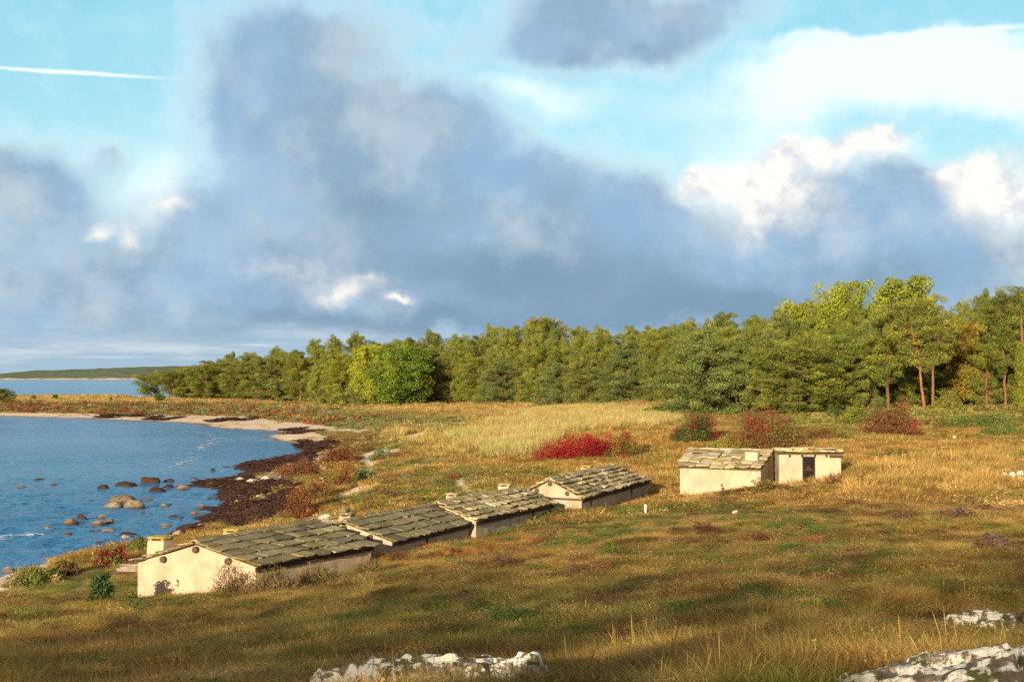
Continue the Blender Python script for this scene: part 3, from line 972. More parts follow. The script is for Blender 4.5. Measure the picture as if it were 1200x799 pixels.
def gable_hut(label, near_eave, far_eave, ridge_n, ridge_f, left_frac, slabmat, wallmat, nc, ncol, seed, overhang=0.28, chimneys=(), group=None,
              sag=0.0, ze_left=None, with_strip=True, th=0.05, jit=0.03, tone=0.25, purlins=True, zfloor=-1.2, side_beams=()):
    """ridge runs from near to far; near_eave/far_eave are the tips of the right-hand eave"""
    r = random.Random(seed)
    A, B, R0, R1 = map(Vector, (near_eave, far_eave, ridge_n, ridge_f))
    a = (B - A); a.z = 0; L = a.length; a.normalize()
    h0 = R0 - A; h1 = R1 - B
    Lf0 = Vector((R0.x + h0.x * left_frac, R0.y + h0.y * left_frac, R0.z - h0.z * left_frac))
    Lf1 = Vector((R1.x + h1.x * left_frac, R1.y + h1.y * left_frac, R1.z - h1.z * left_frac))
    if ze_left is not None:
        Lf0.z = Lf1.z = ze_left
    g = (A - Lf0); g.z = 0; g.normalize()
    ctr = (A + B + Lf0 + Lf1) / 4
    base = Vector((ctr.x, ctr.y, hz(ctr.x, ctr.y)))
    root = obj('stone_hut', None, None, base, label, 'hut', group)
    # walls: inset from the roof edge
    up = Vector((0, 0, 1))
    ov = 0.16
    def inset(P0, Q0, side):
        return P0 + a * overhang * 0.45 - g * side * ov, Q0 - a * overhang * 0.45 - g * side * ov
    A_, B_ = inset(A, B, 1); L0_, L1_ = inset(Lf0, Lf1, -1)
    wr = (A.z - R0.z)
    A_.z = B_.z = A.z + ov * abs(wr) / max((A - R0).xy.length, 0.1) - 0.02
    L0_.z = Lf0.z + 0.02; L1_.z = Lf1.z + 0.02
    R0_ = R0 + a * overhang * 0.45; R1_ = R1 - a * overhang * 0.45
    R0_.z -= 0.04; R1_.z -= 0.04
    mb = MB()
    zf = base.z + zfloor
    fl = lambda p: Vector((p.x, p.y, zf))
    # plaster face as a fine grid so that it can be uneven
    def wall_grid(P0, P1, top0, topm, top1, nx=14, nzv=7, tm=0.5):
        pts = []
        nrm = (P1 - P0).cross(up).normalized()
        for j in range(nzv + 1):
            for i in range(nx + 1):
                s = i / nx
                bx = P0 * (1 - s) + P1 * s
                if topm is None:
                    zt = top0 * (1 - s) + top1 * s
                else:
                    zt = top0 + (topm - top0) * (s / tm) if s < tm else topm + (top1 - topm) * ((s - tm) / (1 - tm))
                z = zf + (zt - zf) * j / nzv
                wob = (float(vnoise(bx.x * 1.3 + bx.y, z * 1.2 + bx.y * 0.7, seed)) - 0.5) * 0.05 if 0 < i < nx else 0
                pts.append(Vector((bx.x, bx.y, z)) + nrm * wob - base)
        fs = [(j * (nx + 1) + i, j * (nx + 1) + i + 1, (j + 1) * (nx + 1) + i + 1, (j + 1) * (nx + 1) + i) for j in range(nzv) for i in range(nx)]
        mb.add(pts, fs)
    tmn = (R0_ - L0_).xy.length / max((A_ - L0_).xy.length, 0.01)
    wall_grid(L0_, A_, L0_.z, R0_.z, A_.z, tm=min(0.9, max(0.1, tmn)))
    wall_grid(A_, B_, A_.z, None, B_.z, nx=20)
    wall_grid(B_, L1_, B_.z, R1_.z, L1_.z, tm=1 - min(0.9, max(0.1, tmn)))
    wall_grid(L1_, L0_, L1_.z, None, L0_.z, nx=20)
    mb.build('wall', wallmat, root, smooth=False)
    # roof boarding + slabs in one roof part
    mr = MB()
    for (e0, e1) in ((A, B), (Lf0, Lf1)):
        nrm = (e1 - e0).cross(R0 - e0).normalized()
        if nrm.z < 0: nrm = -nrm
        vs = [e0 - base, e1 - base, R1 - base, R0 - base]
        lo = [p + nrm * 0.0 for p in vs]; hi = [p + nrm * 0.045 for p in vs]
        mr.add(lo + hi, [(0, 1, 2, 3), (7, 6, 5, 4), (0, 4, 5, 1), (1, 5, 6, 2), (2, 6, 7, 3), (3, 7, 4, 0)], (0.35, 0.30, 0.25))
    sg = lambda p, s: p
    slope_slabs(mr, r, A - base, B - base, R0 - base, R1 - base, nc, ncol, th, jit, tone=tone)
    slope_slabs(mr, r, Lf0 - base, Lf1 - base, R0 - base, R1 - base, max(2, int(nc * left_frac + 0.5)), ncol, th, jit, tone=tone)
    # ridge stones
    k = 0.0
    while k < 1:
        w = r.uniform(0.8, 1.3) / ncol
        p = R0 * (1 - k) + R1 * k - base
        q = R0 * (1 - min(1, k + w * 0.95)) + R1 * min(1, k + w * 0.95) - base
        gw = 0.17 + r.uniform(-0.03, 0.04)
        zz = 0.085 + th + r.uniform(0, 0.03)
        cc = r.uniform(0.8, 1.2)
        prof = [(-gw, zz - 0.06), (0, zz + 0.03), (gw, zz - 0.06), (gw, zz - 0.11), (0, zz - 0.03), (-gw, zz - 0.11)]
        vs = [p + g * s + up * h for s, h in prof] + [q + g * s + up * h for s, h in prof]
        mr.add(vs, [(i, i + 6, (i + 1) % 6 + 6, (i + 1) % 6) for i in range(6)] + [(5, 4, 3, 2, 1, 0), (6, 7, 8, 9, 10, 11)], (cc, cc, cc))
        k += w
    roof = mr.build('roof', slabmat, root)
    if with_strip:
        b = MB()
        nrm_out = g
        o = A - base + a * 0.05 - g * 0.13 - up * 0.16
        b.box(o, a * (L - 0.1), g * 0.05, up * 0.15)  # dark strip running along below the eave
        b.build('eave_strip', M_WOOD, root)
    if purlins:
        for (fr, zz) in ((0.0, 0.0), (0.55, 0.0), (-0.55, 0.0)):
            p = R0_ + (A_ - R0_) * fr if fr >= 0 else R0_ + (L0_ - R0_) * (-fr)
            p = p - base - up * 0.15
            m = MB()
            rr = 0.115
            m.tube([p - a * 0.10, p + a * 0.2], [rr, rr], 10, (1, 1, 1))
            m.build('purlin_end', M_WOODEND, root)
    for s in side_beams:
        m = MB()
        p = A_ * (1 - s) + B_ * s
        o = p - base + g * 0.005 - a * 0.06
        m.box(o - up * 0.55, a * 0.12, g * 0.03, up * 0.56)
        m.build('wall_post', M_WOOD, root)
    for i, cdict in enumerate(chimneys):
        s, c, side, w, d, hgt, mt, cap, st_ = cdict
        E0, E1 = (A, B) if side > 0 else (Lf0, Lf1)
        p = (E0 * (1 - s) + E1 * s) * (1 - c) + (R0 * (1 - s) + R1 * s) * c
        chimney(root, base, mt, w, d, p.z + hgt, a, g, cap, p, p.z - 0.35, st_, seed + i)
    return root, dict(A=A, B=B, R0=R0, R1=R1, L0=Lf0, L1=Lf1, a=a, g=g, base=base)


HUTS = {}
G_ROW = 'row of low stone fishing huts along the shore'


def fish_huts():
    # nearest hut
    A = at_z(302, 665, 2.66); B = at_z(442, 639.5, 2.66)
    R0 = at_z(227, 637.5, 3.38); R1 = at_z(372, 613, 3.38)
    HUTS[1] = gable_hut('nearest low stone hut, sunlit cream gable facing us and two chimneys with yellow caps', A, B, R0, R1, 1.0, M_SLAB_DARK, M_PLASTER, 5, 8, 11,
                        chimneys=[(0.05, 0.36, -1, 0.62, 0.55, 0.52, M_PLASTER, M_LICHEN_CAP, 0), (0.53, 0.50, -1, 0.55, 0.5, 0.32, M_PLASTER, M_LICHEN_CAP, 0)], group=G_ROW, zfloor=-1.8)
    A = at_z(462, 636, 2.62); B = at_z(556, 613.5, 2.62)
    R0 = at_z(402, 612.5, 3.3); R1 = at_z(512, 592.5, 3.3)
    HUTS[2] = gable_hut('dark slab roofed hut second in the row, directly behind the nearest hut', A, B, R0, R1, 0.9, M_SLAB_DARK, M_PLASTER_OLD, 4, 9, 12,
                        chimneys=[(0.30, 0.35, -1, 0.55, 0.5, 0.40, M_PLASTER_OLD, M_SLAB_DARK, 3)], group=G_ROW, zfloor=-1.6, side_beams=(0.42,))
    A = at_z(560, 611.5, 2.75); B = at_z(652, 591, 2.75)
    R0 = at_z(512, 590.5, 3.42); R1 = at_z(611, 573, 3.42)
    HUTS[3] = gable_hut('low hut third in the row with pale lichen-covered slabs and a small cream chimney', A, B, R0, R1, 0.9, M_SLAB_PALE, M_PLASTER_OLD, 5, 11, 13,
                        chimneys=[(0.42, 0.35, -1, 0.6, 0.5, 0.40, M_PLASTER, M_SLAB_PALE, 0), (0.99, 0.5, -1, 0.65, 0.5, 0.42, M_PLASTER, M_SLAB_PALE, 0)], group=G_ROW, zfloor=-1.6, side_beams=(0.72,), jit=0.05)
    A = at_z(684, 585.5, 2.95); B = at_z(763, 563.5, 2.95)
    R0 = at_z(644, 562.5, 3.85); R1 = at_z(719, 546.5, 3.85)
    HUTS[4] = gable_hut('farthest hut of the shore row, high pale slab roof sunlit and weathered grey side wall', A, B, R0, R1, 0.8, M_SLAB_PALE, M_PLASTER_OLD, 6, 16, 14,
                        chimneys=[(0.74, 0.6, -1, 0.6, 0.5, 0.40, M_PLASTER, M_LICHEN_CAP, 0)], group=G_ROW, zfloor=-1.6, side_beams=(0.12, 0.72), jit=0.06, th=0.06, tone=0.35)
    # hut 4: the tie beam across its gable
    r, h = HUTS[4]
    m = MB()
    a, g, base = h['a'], h['g'], h['base']
    p0 = h['L0'] + a * 0.09 - base; p1 = h['A'] + a * 0.09 - base
    p0.z = p1.z = h['A'].z - base.z - 0.06
    m.box(p0 + g * 0.1 - a * 0.03, (p1 - p0) - g * 0.2, a * 0.06, Vector((0, 0, 0.10)))
    m.build('tie_beam', M_WOODEND, r)


def right_huts():
    # the hut whose ridge runs across the view, cream front wall and gable at its right end
    zf = -1.2
    E0 = at_y(793, 548, 71.2); E1 = at_y(891.5, 551.5, 69.0)
    zE = (E0.z + E1.z) / 2; E0.z = E1.z = zE
    R0 = at_z(807, 528, zE + 0.72); R1 = at_z(907, 530, zE + 0.72)
    a = (E1 - E0); a.z = 0; L = a.length; a.normalize()
    back = Vector((-a.y, a.x, 0))
    half = (R1 - E1).xy.length
    Bk0 = E0 + (R0 - E0) * 2; Bk1 = E1 + (R1 - E1) * 2
    Bk0.z = Bk1.z = zE
    ctr = (E0 + E1 + Bk0 + Bk1) / 4
    base = Vector((ctr.x, ctr.y, hz(ctr.x, ctr.y)))
    root = obj('stone_hut', None, None, base, 'cream hut with yellow lichened slab roof and blank front wall, left of the doorway hut', 'hut', 'pair of cream huts in the meadow')
    up = Vector((0, 0, 1))
    ov = 0.14
    # wall corners: left-front, right-front, right-back, left-back
    c0 = E0 + a * ov + back * ov; c1 = E1 - a * 0.05 + back * ov; c2 = Bk1 - a * 0.05 - back * ov; c3 = Bk0 + a * ov - back * ov
    zt = zE + 0.02
    zfl = base.z + zf
    m = MB()
    rt = (R1 - a * 0.05); rl = R0 + a * ov

    def grid(P0, P1, t0, tm, t1, nx=18, nz=8, lean=0.0):
        pts = []
        for j in range(nz + 1):
            for i in range(nx + 1):
                s = i / nx; bx = P0 * (1 - s) + P1 * s
                z1 = t0 * (1 - s) + t1 * s if tm is None else (t0 + (tm - t0) * s * 2 if s < 0.5 else tm + (t1 - tm) * (s - 0.5) * 2)
                z = zfl + (z1 - zfl) * j / nz
                wob = (float(vnoise(bx.x * 1.1 + bx.y, z * 1.2, 5)) - 0.5) * 0.07 if 0 < i < nx else 0
                n = (P1 - P0).cross(up).normalized()
                pts.append(Vector((bx.x, bx.y, z)) + n * wob - base)
        fs = [(j * (nx + 1) + i, j * (nx + 1) + i + 1, (j + 1) * (nx + 1) + i + 1, (j + 1) * (nx + 1) + i) for j in range(nz) for i in range(nx)]
        m.add(pts, fs)
    grid(c0, c1, zt, None, zt); grid(c1, c2, zt, R0.z - 0.03, zt); grid(c2, c3, zt, None, zt); grid(c3, c0, zt, R0.z - 0.03, zt)
    m.build('wall', M_PLASTER, root)
    r = random.Random(31)
    mr = MB()
    for (e0, e1) in ((E0, E1), (Bk0, Bk1)):
        nrm = (e1 - e0).cross(R0 - e0).normalized()
        if nrm.z < 0: nrm = -nrm
        vs = [e0 - base, e1 - base, R1 - base, R0 - base]
        mr.add([p + nrm * 0.0 for p in vs] + [p + nrm * 0.045 for p in vs], [(0, 1, 2, 3), (7, 6, 5, 4), (0, 4, 5, 1), (1, 5, 6, 2), (2, 6, 7, 3), (3, 7, 4, 0)], (0.35, 0.3, 0.25))
        slope_slabs(mr, r, e0 - base, e1 - base, R0 - base, R1 - base, 4, 7, 0.07, 0.07, over=0.2, tone=0.35)
    # ridge stones
    for k in range(8):
        p = R0 + (R1 - R0) * (k / 8) - base + up * (0.10 + r.uniform(0, 0.05))
        q = R0 + (R1 - R0) * ((k + 0.96) / 8) - base + up * (0.10 + r.uniform(0, 0.05))
        w = r.uniform(0.15, 0.24)
        mr.add([p - back * w - up * 0.05, q - back * w - up * 0.05, q + back * w - up * 0.05, p + back * w - up * 0.05, p + up * 0.06, q + up * 0.06],
               [(0, 1, 5, 4), (2, 3, 4, 5), (0, 4, 3), (1, 2, 5), (0, 3, 2, 1)], (r.uniform(.8, 1.2),) * 3)
    roof = mr.build('roof', M_SLAB_YELLOW, root)
    # chimney on the front slope near the right-hand end
    s, c = 0.84, 0.42
    p = (E0 * (1 - s) + E1 * s) * (1 - c) + (R0 * (1 - s) + R1 * s) * c
    chimney(root, base, M_PLASTER, 0.70, 0.5, zE + 0.86, back, a, None, p, p.z - 0.3)
    # barge stones along the right-hand gable
    # doorway hut
    zt = 4.95
    F0 = at_z(911, 532, zt); F1 = at_z(988, 532.5, zt)
    a2 = (F1 - F0); a2.z = 0; L2 = a2.length; a2.normalize()
    b2 = Vector((-a2.y, a2.x, 0))
    dep = 2.9
    ctr = (F0 + F1) / 2 + b2 * dep / 2
    base = Vector((ctr.x, ctr.y, hz(ctr.x, ctr.y)))
    root = obj('stone_hut', None, None, base, 'small flat-roofed cream hut with a dark doorway, right of the lichened roof hut', 'hut', 'pair of cream huts in the meadow')
    m = MB()
    zfl = base.z - 1.2
    k0 = F0 + a2 * 0.08; k1 = F1 - a2 * 0.10
    door0, door1 = 940.5, 955.5
    s0 = ((door0 - 911) / 77.0) * L2; s1 = ((door1 - 911) / 77.0) * L2
    dtop = zt - 0.12
    dbot = hz((F0 + a2 * s0).x, (F0 + a2 * s0).y) - 0.1
    W = 0.42
    def blk(sa, sb, za, zb, y0=0.0, y1=W, c=(1, 1, 1)):
        o = F0 + a2 * sa + b2 * y0; o.z = za
        m.box(o - base, a2 * (sb - sa), b2 * (y1 - y0), Vector((0, 0, zb - za)), c)
    ztop_w = zt - 0.02
    blk(0.08, s0, zfl, ztop_w); blk(s1, L2 - 0.10, zfl, ztop_w); blk(s0, s1, dtop, ztop_w)
    blk(0.08, 0.08 + W, zfl, ztop_w, W, dep); blk(L2 - 0.10 - W, L2 - 0.10, zfl, ztop_w, W, dep - W)
    blk(0.08 + W, L2 - 0.10, zfl, ztop_w, dep - W, dep)
    m.build('wall', M_PLASTER, root, bevel=0.03)
    # dark plank door set back in the opening, with ledges, latch and a worn light lozenge of flaked paint
    d = MB()
    n = 5; w = (s1 - s0 - 0.04) / n
    for i in range(n):
        o = F0 + a2 * (s0 + 0.02 + i * w) + b2 * (0.16 + (i % 2) * 0.006); o.z = dbot
        d.box(o - base, a2 * (w - 0.012), b2 * 0.03, Vector((0, 0, dtop - dbot - 0.02)), (0.8 + 0.15 * (i % 3),) * 3)
    for z in (0.22, 0.55, 0.88):
        o = F0 + a2 * (s0 + 0.03) + b2 * 0.135; o.z = dbot + (dtop - dbot) * z
        d.box(o - base, a2 * (s1 - s0 - 0.06), b2 * 0.03, Vector((0, 0, 0.07)))
    dr = d.build('door', flat_material('door_timber', (0.012, 0.008, 0.007), 1.0, 0.4), root)
    worn = MB()
    mid = F0 + a2 * (s0 + s1) / 2 + b2 * 0.130; mid.z = dbot + (dtop - dbot) * 0.62
    for k in range(-4, 5):
        hgt = 0.28 * (1 - abs(k) / 5.0)
        o = mid + a2 * (k * 0.055 - 0.02); o.z = mid.z - 0.12
        worn.box(o - base, a2 * 0.035, b2 * 0.012, Vector((0, 0, hgt)))
    worn.build('lattice', flat_material('worn_timber', (0.055, 0.028, 0.018), 0.8, 0.3), dr)
    hd = MB()
    o = F0 + a2 * (s1 - 0.03) + b2 * 0.07; o.z = dbot + (dtop - dbot) * 0.45
    hd.box(o - base, a2 * 0.12, b2 * 0.04, Vector((0, 0, 0.05)))
    hd.build('latch', M_WOODGREY, dr)
    fr = MB()
    for (sa, sb, za, zb) in ((s0 - 0.005, s0 + 0.05, dbot, dtop), (s1 - 0.05, s1 + 0.005, dbot, dtop), (s0 + 0.05, s1 - 0.05, dtop - 0.05, dtop + 0.004)):
        o = F0 + a2 * sa + b2 * 0.04; o.z = za
        fr.box(o - base, a2 * (sb - sa), b2 * 0.08, Vector((0, 0, zb - za)))
    fr.build('door_frame', M_WOOD, root)
    # low roof: a gentle slope rising a little to a ridge and falling away behind
    mr = MB()
    e0 = F0 - b2 * 0.12 - a2 * 0.05; e1 = F1 - b2 * 0.12 + a2 * 0.05
    r0 = F0 + b2 * dep * 0.5 - a2 * 0.05; r1 = F1 + b2 * dep * 0.5 + a2 * 0.05
    r0.z = r1.z = zt + 0.14
    g0 = F0 + b2 * (dep + 0.15) - a2 * 0.05; g1 = F1 + b2 * (dep + 0.15) + a2 * 0.05
    for (p, q) in ((e0, e1), (g0, g1)):
        nrm = (q - p).cross(r0 - p).normalized()
        if nrm.z < 0: nrm = -nrm
        vs = [p - base, q - base, r1 - base, r0 - base]
        mr.add([x for x in vs] + [x + nrm * 0.05 for x in vs], [(0, 1, 2, 3), (7, 6, 5, 4), (0, 4, 5, 1), (1, 5, 6, 2), (2, 6, 7, 3), (3, 7, 4, 0)], (0.3, 0.25, 0.2))
        slope_slabs(mr, r, p - base, q - base, r0 - base, r1 - base, 3, 5, 0.06, 0.05, tone=0.3)
    mr.build('roof', M_SLAB_YELLOW, root)
    for sx in (13.5, 28, 43, 56.5):
        s = sx / 77 * L2
        pm = MB()
        o = F0 + a2 * s - b2 * 0.05; o.z = zt - 0.15
        pm.box(o - base, a2 * 0.10, b2 * 0.055, Vector((0, 0, 0.12)))
        pm.build('rafter_end', M_WOOD, root)
    bb = MB()
    o = F0 + a2 * (61 / 77 * L2) - b2 * 0.05; o.z = zt - 0.17
    bb.box(o - base, a2 * (L2 - 61 / 77 * L2), b2 * 0.045, Vector((0, 0, 0.13)))
    bb.build('eave_strip', M_WOOD, root)


fish_huts()
right_huts()


# ------------------------------------------------------------------ rocks
def rock_mesh(seed, sx, sy, sz, rough=0.22, cut=0.35, sub=4):
    """a lumpy stone, flat below, as numpy sphere"""
    nu, nv = 26, 16
    th = np.linspace(0, 2 * np.pi, nu, endpoint=False); ph = np.linspace(-0.5, 0.5, nv) * np.pi
    T, Pp = np.meshgrid(th, ph)
    x = np.cos(Pp) * np.cos(T); y = np.cos(Pp) * np.sin(T); z = np.sin(Pp)
    # squarish shoulders
    p = 2.15
    nrm = (np.abs(x) ** p + np.abs(y) ** p + np.abs(z) ** p) ** (1 / p)
    x, y, z = x / nrm, y / nrm, z / nrm
    n = (fbm(x * 1.3 + z * 0.9 + seed * 3.1, y * 1.3 - z * 0.7 + seed, seed, 4) - 0.5) * 2 * rough + 1
    x, y, z = x * n, y * n, z * n
    # a few flat broken faces
    rr = np.random.default_rng(seed + 900)
    for _ in range(7):
        d = rr.normal(size=3); d[2] = abs(d[2]) * 0.8; d /= np.linalg.norm(d)
        lim = rr.uniform(0.62, 0.95)
        k = np.maximum(0, x * d[0] + y * d[1] + z * d[2] - lim) * 0.85
        x, y, z = x - d[0] * k, y - d[1] * k, z - d[2] * k
    z = np.maximum(z, -cut)
    V = np.stack([x * sx, y * sy, z * sz], -1).reshape(-1, 3)
    q = []
    for j in range(nv - 1):
        for i in range(nu):
            q.append((j * nu + i, j * nu + (i + 1) % nu, (j + 1) * nu + (i + 1) % nu, (j + 1) * nu + i))
    return V, q


ROCKS = [  # zoomed-crop table: centre u, centre v, width, height in photo pixels, material, label
    (143, 582.5, 33, 15, 'tan', 'large rounded tan boulder at the back of the big boulder trio in the sea'),
    (129, 590.5, 27, 13, 'tan', 'large brown boulder at the left of the big boulder trio in the sea'),
    (156, 590, 24, 13, 'tan', 'pale rounded boulder at the right front of the big boulder trio in the sea'),
    (172.5, 585, 21, 7, 'grey', 'low dark flat rock touching the right side of the big boulder trio'),
    (191, 591.5, 12, 5.5, 'tan', 'small tan rock just right of the big boulder trio'),
    (119.5, 570, 15, 6.5, 'weed', 'small dark brown rock, leftmost of the weed-covered line above the big boulders'),
    (147.5, 565.5, 24, 8.5, 'weed', 'dark brown weedy rock just behind the big boulder trio'),
    (175, 561.5, 25, 10, 'weed', 'largest weed-covered dark rock at the tip of the seaweed bar'),
    (196, 562.5, 14, 5, 'weed', 'low weedy rock between the big weedy rock and the seaweed bank'),
    (182, 573, 22, 8.5, 'weed', 'dark brown weedy rock lying right behind the flat dark rock'),
    (196, 569, 17, 7, 'weed', 'weedy dark rock left of the rounded tan rock by the seaweed'),
    (212.5, 570, 17, 8, 'tan', 'rounded grey tan rock at the edge of the seaweed bank'),
    (235, 591.5, 12, 6.5, 'tan', 'small tan rock close to the dark seaweed shore, below the seaweed bank tip'),
    (227.5, 600.5, 13, 6.5, 'pink', 'pinkish flat topped rock in the water left of the seaweed shore'),
    (194, 614, 15, 6.5, 'grey2', 'smooth grey rock alone in the water above the near chimney'),
    (59, 602.5, 15, 5, 'tan', 'small tan rock farthest left of the near boulders'),
    (81, 610.5, 23, 9, 'tan', 'broad brown rock with a dark wet side, in the left rock pair'),
    (95, 604.5, 15, 8.5, 'weed', 'dark brown rock at the right of the left rock pair'),
    (120, 604.5, 14, 7, 'tan', 'tan rock at the top of the three stacked rocks left of the grey rock'),
    (115, 611.5, 16, 8.5, 'tan', 'tan rock at the lower left of the three stacked rocks'),
    (126, 609.5, 11, 7.5, 'tan', 'tan rock at the right of the three stacked rocks'),
    (55.5, 619.5, 13, 5.5, 'tan', 'small brown rock low in the water at the left, above the sea foam'),
    (78, 624, 11, 5, 'pink', 'small reddish brown rock right of the low brown rock'),
    (114, 621, 12, 6, 'pink', 'left pinkish rock of the pink pair'),
    (126, 621.5, 16, 7, 'pink', 'right pinkish rock of the pink pair'),
    (147, 625, 18, 8.5, 'weed', 'black wet rock just left of the near chimney'),
    (146.5, 629.5, 13, 7.5, 'grey2', 'pale grey rock in front of the black wet rock'),
    (92.5, 629.5, 17, 2.6, 'grey2', 'flat grey rock barely above the water'),
    (112, 631, 12, 3.2, 'tan', 'flat tan rock barely above the water'),
    (100, 634.5, 10, 2.6, 'tan', 'tiny tan rock nearest the grassy shore'),
    (25.5, 570, 12, 4.5, 'tan', 'small mossy tan rock alone far left in the water'),
    (61.5, 567, 13, 2.6, 'tan', 'low flat mossy rock left of the weedy line'),
    (70.5, 561, 8, 2.8, 'tan', 'tiny greenish rock beyond the low flat mossy rock'),
    (47, 561, 17, 4, 'weed', 'dark pointed rock awash beyond the lone far left rock'),
    (208, 626, 17, 12, 'pink', 'large pinkish boulder showing between the two yellow capped chimneys'),
    (220, 623.5, 11, 14, 'weed', 'tall black rock beside the pinkish boulder by the chimneys'),
    (232, 616, 16, 8.5, 'grey2', 'grey and dark wet rock above the gap between the chimneys'),
    (242, 617.5, 14, 5, 'weed', 'low black rock right of the grey wet rock'),
    (245, 625, 17, 6.5, 'tan', 'flat tan rock left of the second chimney'),
    (256, 613.5, 13, 8, 'weed', 'dark rock on the seaweed shore above the second chimney'),
    (259, 600.5, 13, 5.5, 'weed', 'small dark brown rock at the edge of the seaweed shore'),
    (249, 550, 8, 5, 'weed', 'small pointed brown rock in the shallow water of the bay'),
    (86, 656, 18, 5, 'weed', 'dark rock on the grassy bank at the near water edge'),
    (15, 628, 10, 3, 'grey2', 'small pale rock in the water at far left'),
    (8, 665, 17, 8, 'grey2', 'grey rock at the near left shore corner'),
    (24, 630, 9, 2.6, 'tan', 'small tan rock next to the small pale far left rock'),
]
BEACH = [
    (296, 562, 20, 9, 'white', 'largest white boulder on the seaweed beach'),
    (281, 561, 12, 5.5, 'white', 'white rock left of the largest white boulder on the beach'),
    (311, 559, 12, 4.5, 'white', 'white rock right of the largest white boulder on the beach'),
    (321, 571, 15, 6, 'white', 'pale rock on the brown beach below the largest white boulder'),
    (313, 580, 13, 5, 'tan', 'flat tan rock on the brown beach below the pale rock'),
    (278.5, 588, 14, 7, 'white', 'bright white rock in the little tide pool'),
    (262.5, 591.5, 10, 4, 'white', 'small white rock left of the tide pool rock'),
    (331, 585.5, 14, 5, 'white', 'white rock beside the brown bushes on the beach'),
    (340, 581, 12, 4.5, 'white', 'flat white rock right of the white rock beside the brown bushes'),
    (248, 566.5, 13, 4, 'tan', 'tan rock on the seaweed bank near the water'),
    (324.5, 596.5, 5, 4.5, 'white', 'small round white stone below the beach bushes'),
    (311, 610, 12, 6, 'white', 'pale rock at the foot of the brown beach bush'),
    (370, 601.5, 9, 4, 'tan', 'tan rock near the grass by the slanting rock slab'),
    (384, 603, 21, 6.5, 'white', 'long flat pale rock behind the second hut roof'),
    (289, 569, 8, 4, 'tan', 'small tan rock just below the largest white boulder'),
    (386, 571, 10, 4, 'white', 'small white rock at the head of the sandy path'),
]


def place_rocks():
    mats = {'tan': M_ROCK_TAN, 'white': M_ROCK_WHITE, 'weed': M_ROCK_WEED, 'pink': M_ROCK_PINK, 'grey': M_ROCK_GREY, 'grey2': M_ROCK_GREY}
    for i, (u, v, w, h, k, lab) in enumerate(ROCKS + BEACH):
        beach = i >= len(ROCKS)
        vb = v + h / 2
        if beach:
            p = ground(u, vb)
        else:
            p = at_z(u, vb, 0.0)
            g = hz(p.x, p.y)
            p.z = max(0.0, g)
        D = p.y
        sx = w / F * D / 2
        vis = h / F * D
        drop = CAMZ / D
        sy = sx * 0.8
        # height so that top outline reaches the right row (seen slightly from above)
        sz = max(0.08, (vis - sy * drop * 0.9) * 0.88)
        V, q = rock_mesh(i + 3, sx * 1.06, sy, 1.0, rough=0.42 if k != 'weed' else 0.6)
        V[:, 2] = V[:, 2] / 1.0 * sz
        V[:, 0] += sx * 0.0
        V[:, 1] += sy * 0.5
        me = np_mesh('rock', V, q, None, np.ones((len(V), 3)), mats[k], True)
        o = obj('boulder' if w > 14 else 'rock', me, None, (p.x, p.y + 0.0, p.z - 0.02), lab, 'boulder' if w > 14 else 'rock',
                'rocks on the seaweed beach' if beach else 'rocks standing in the shallow sea')
        b = 0.62 + 0.5 * ((i * 37) % 10) / 10
        o.color = (b * 1.02, b, b * 0.96, 1) if k != 'grey2' else (1.7, 1.65, 1.55, 1)


place_rocks()


def small_shore_rocks():
    r = random.Random(17)
    mats = [M_ROCK_TAN, M_ROCK_WEED, M_ROCK_GREY, M_ROCK_PINK, M_ROCK_WEED]
    n = 0
    while n < 34:
        u = r.uniform(40, 270); v = r.uniform(556, 645)
        p = at_z(u, v, 0.0)
        g = hz(p.x, p.y)
        if g > 0.25 or g < -0.55 or u < 60 and v > 620: continue
        sx = r.uniform(0.14, 0.32)
        V, q = rock_mesh(500 + n, sx * 1.1, sx * 0.8, sx * 0.55, 0.5)
        wet = g < 0.03
        obj('rock', np_mesh('rock', V, q, None, np.ones((len(V), 3)), mats[n % 5], True), None, (p.x, p.y, max(0, g) - 0.01),
            'small low stone barely clear of the shallow sea' if wet else 'small dark stone lying in the seaweed at the water edge', 'rock', 'small stones awash along the near shore' if wet else 'small stones in the shore seaweed')
        n += 1
    # pale pebbly stones strewn over the brown beach
    n = 0
    while n < 26:
        u = r.uniform(262, 384); v = r.uniform(548, 610)
        p = ground(u, v)
        if p.z < 0.2 or p.z > 0.9: continue
        sx = r.uniform(0.16, 0.34)
        V, q = rock_mesh(600 + n, sx * 1.1, sx * 0.8, sx * 0.6, 0.45)
        obj('stone', np_mesh('stone', V, q, None, np.ones((len(V), 3)), M_ROCK_WHITE if n % 3 else M_ROCK_TAN, True), None, p,
            'small pale stone strewn over the brown beach' if n % 3 else 'small brownish stone strewn over the brown beach', 'stone', 'small pale stones on the beach' if n % 3 else 'small brownish stones on the beach')
        n += 1


small_shore_rocks()


# ------------------------------------------------------------------ foliage building
def unit(v):
    return v / np.maximum(np.linalg.norm(v, axis=-1, keepdims=True), 1e-9)


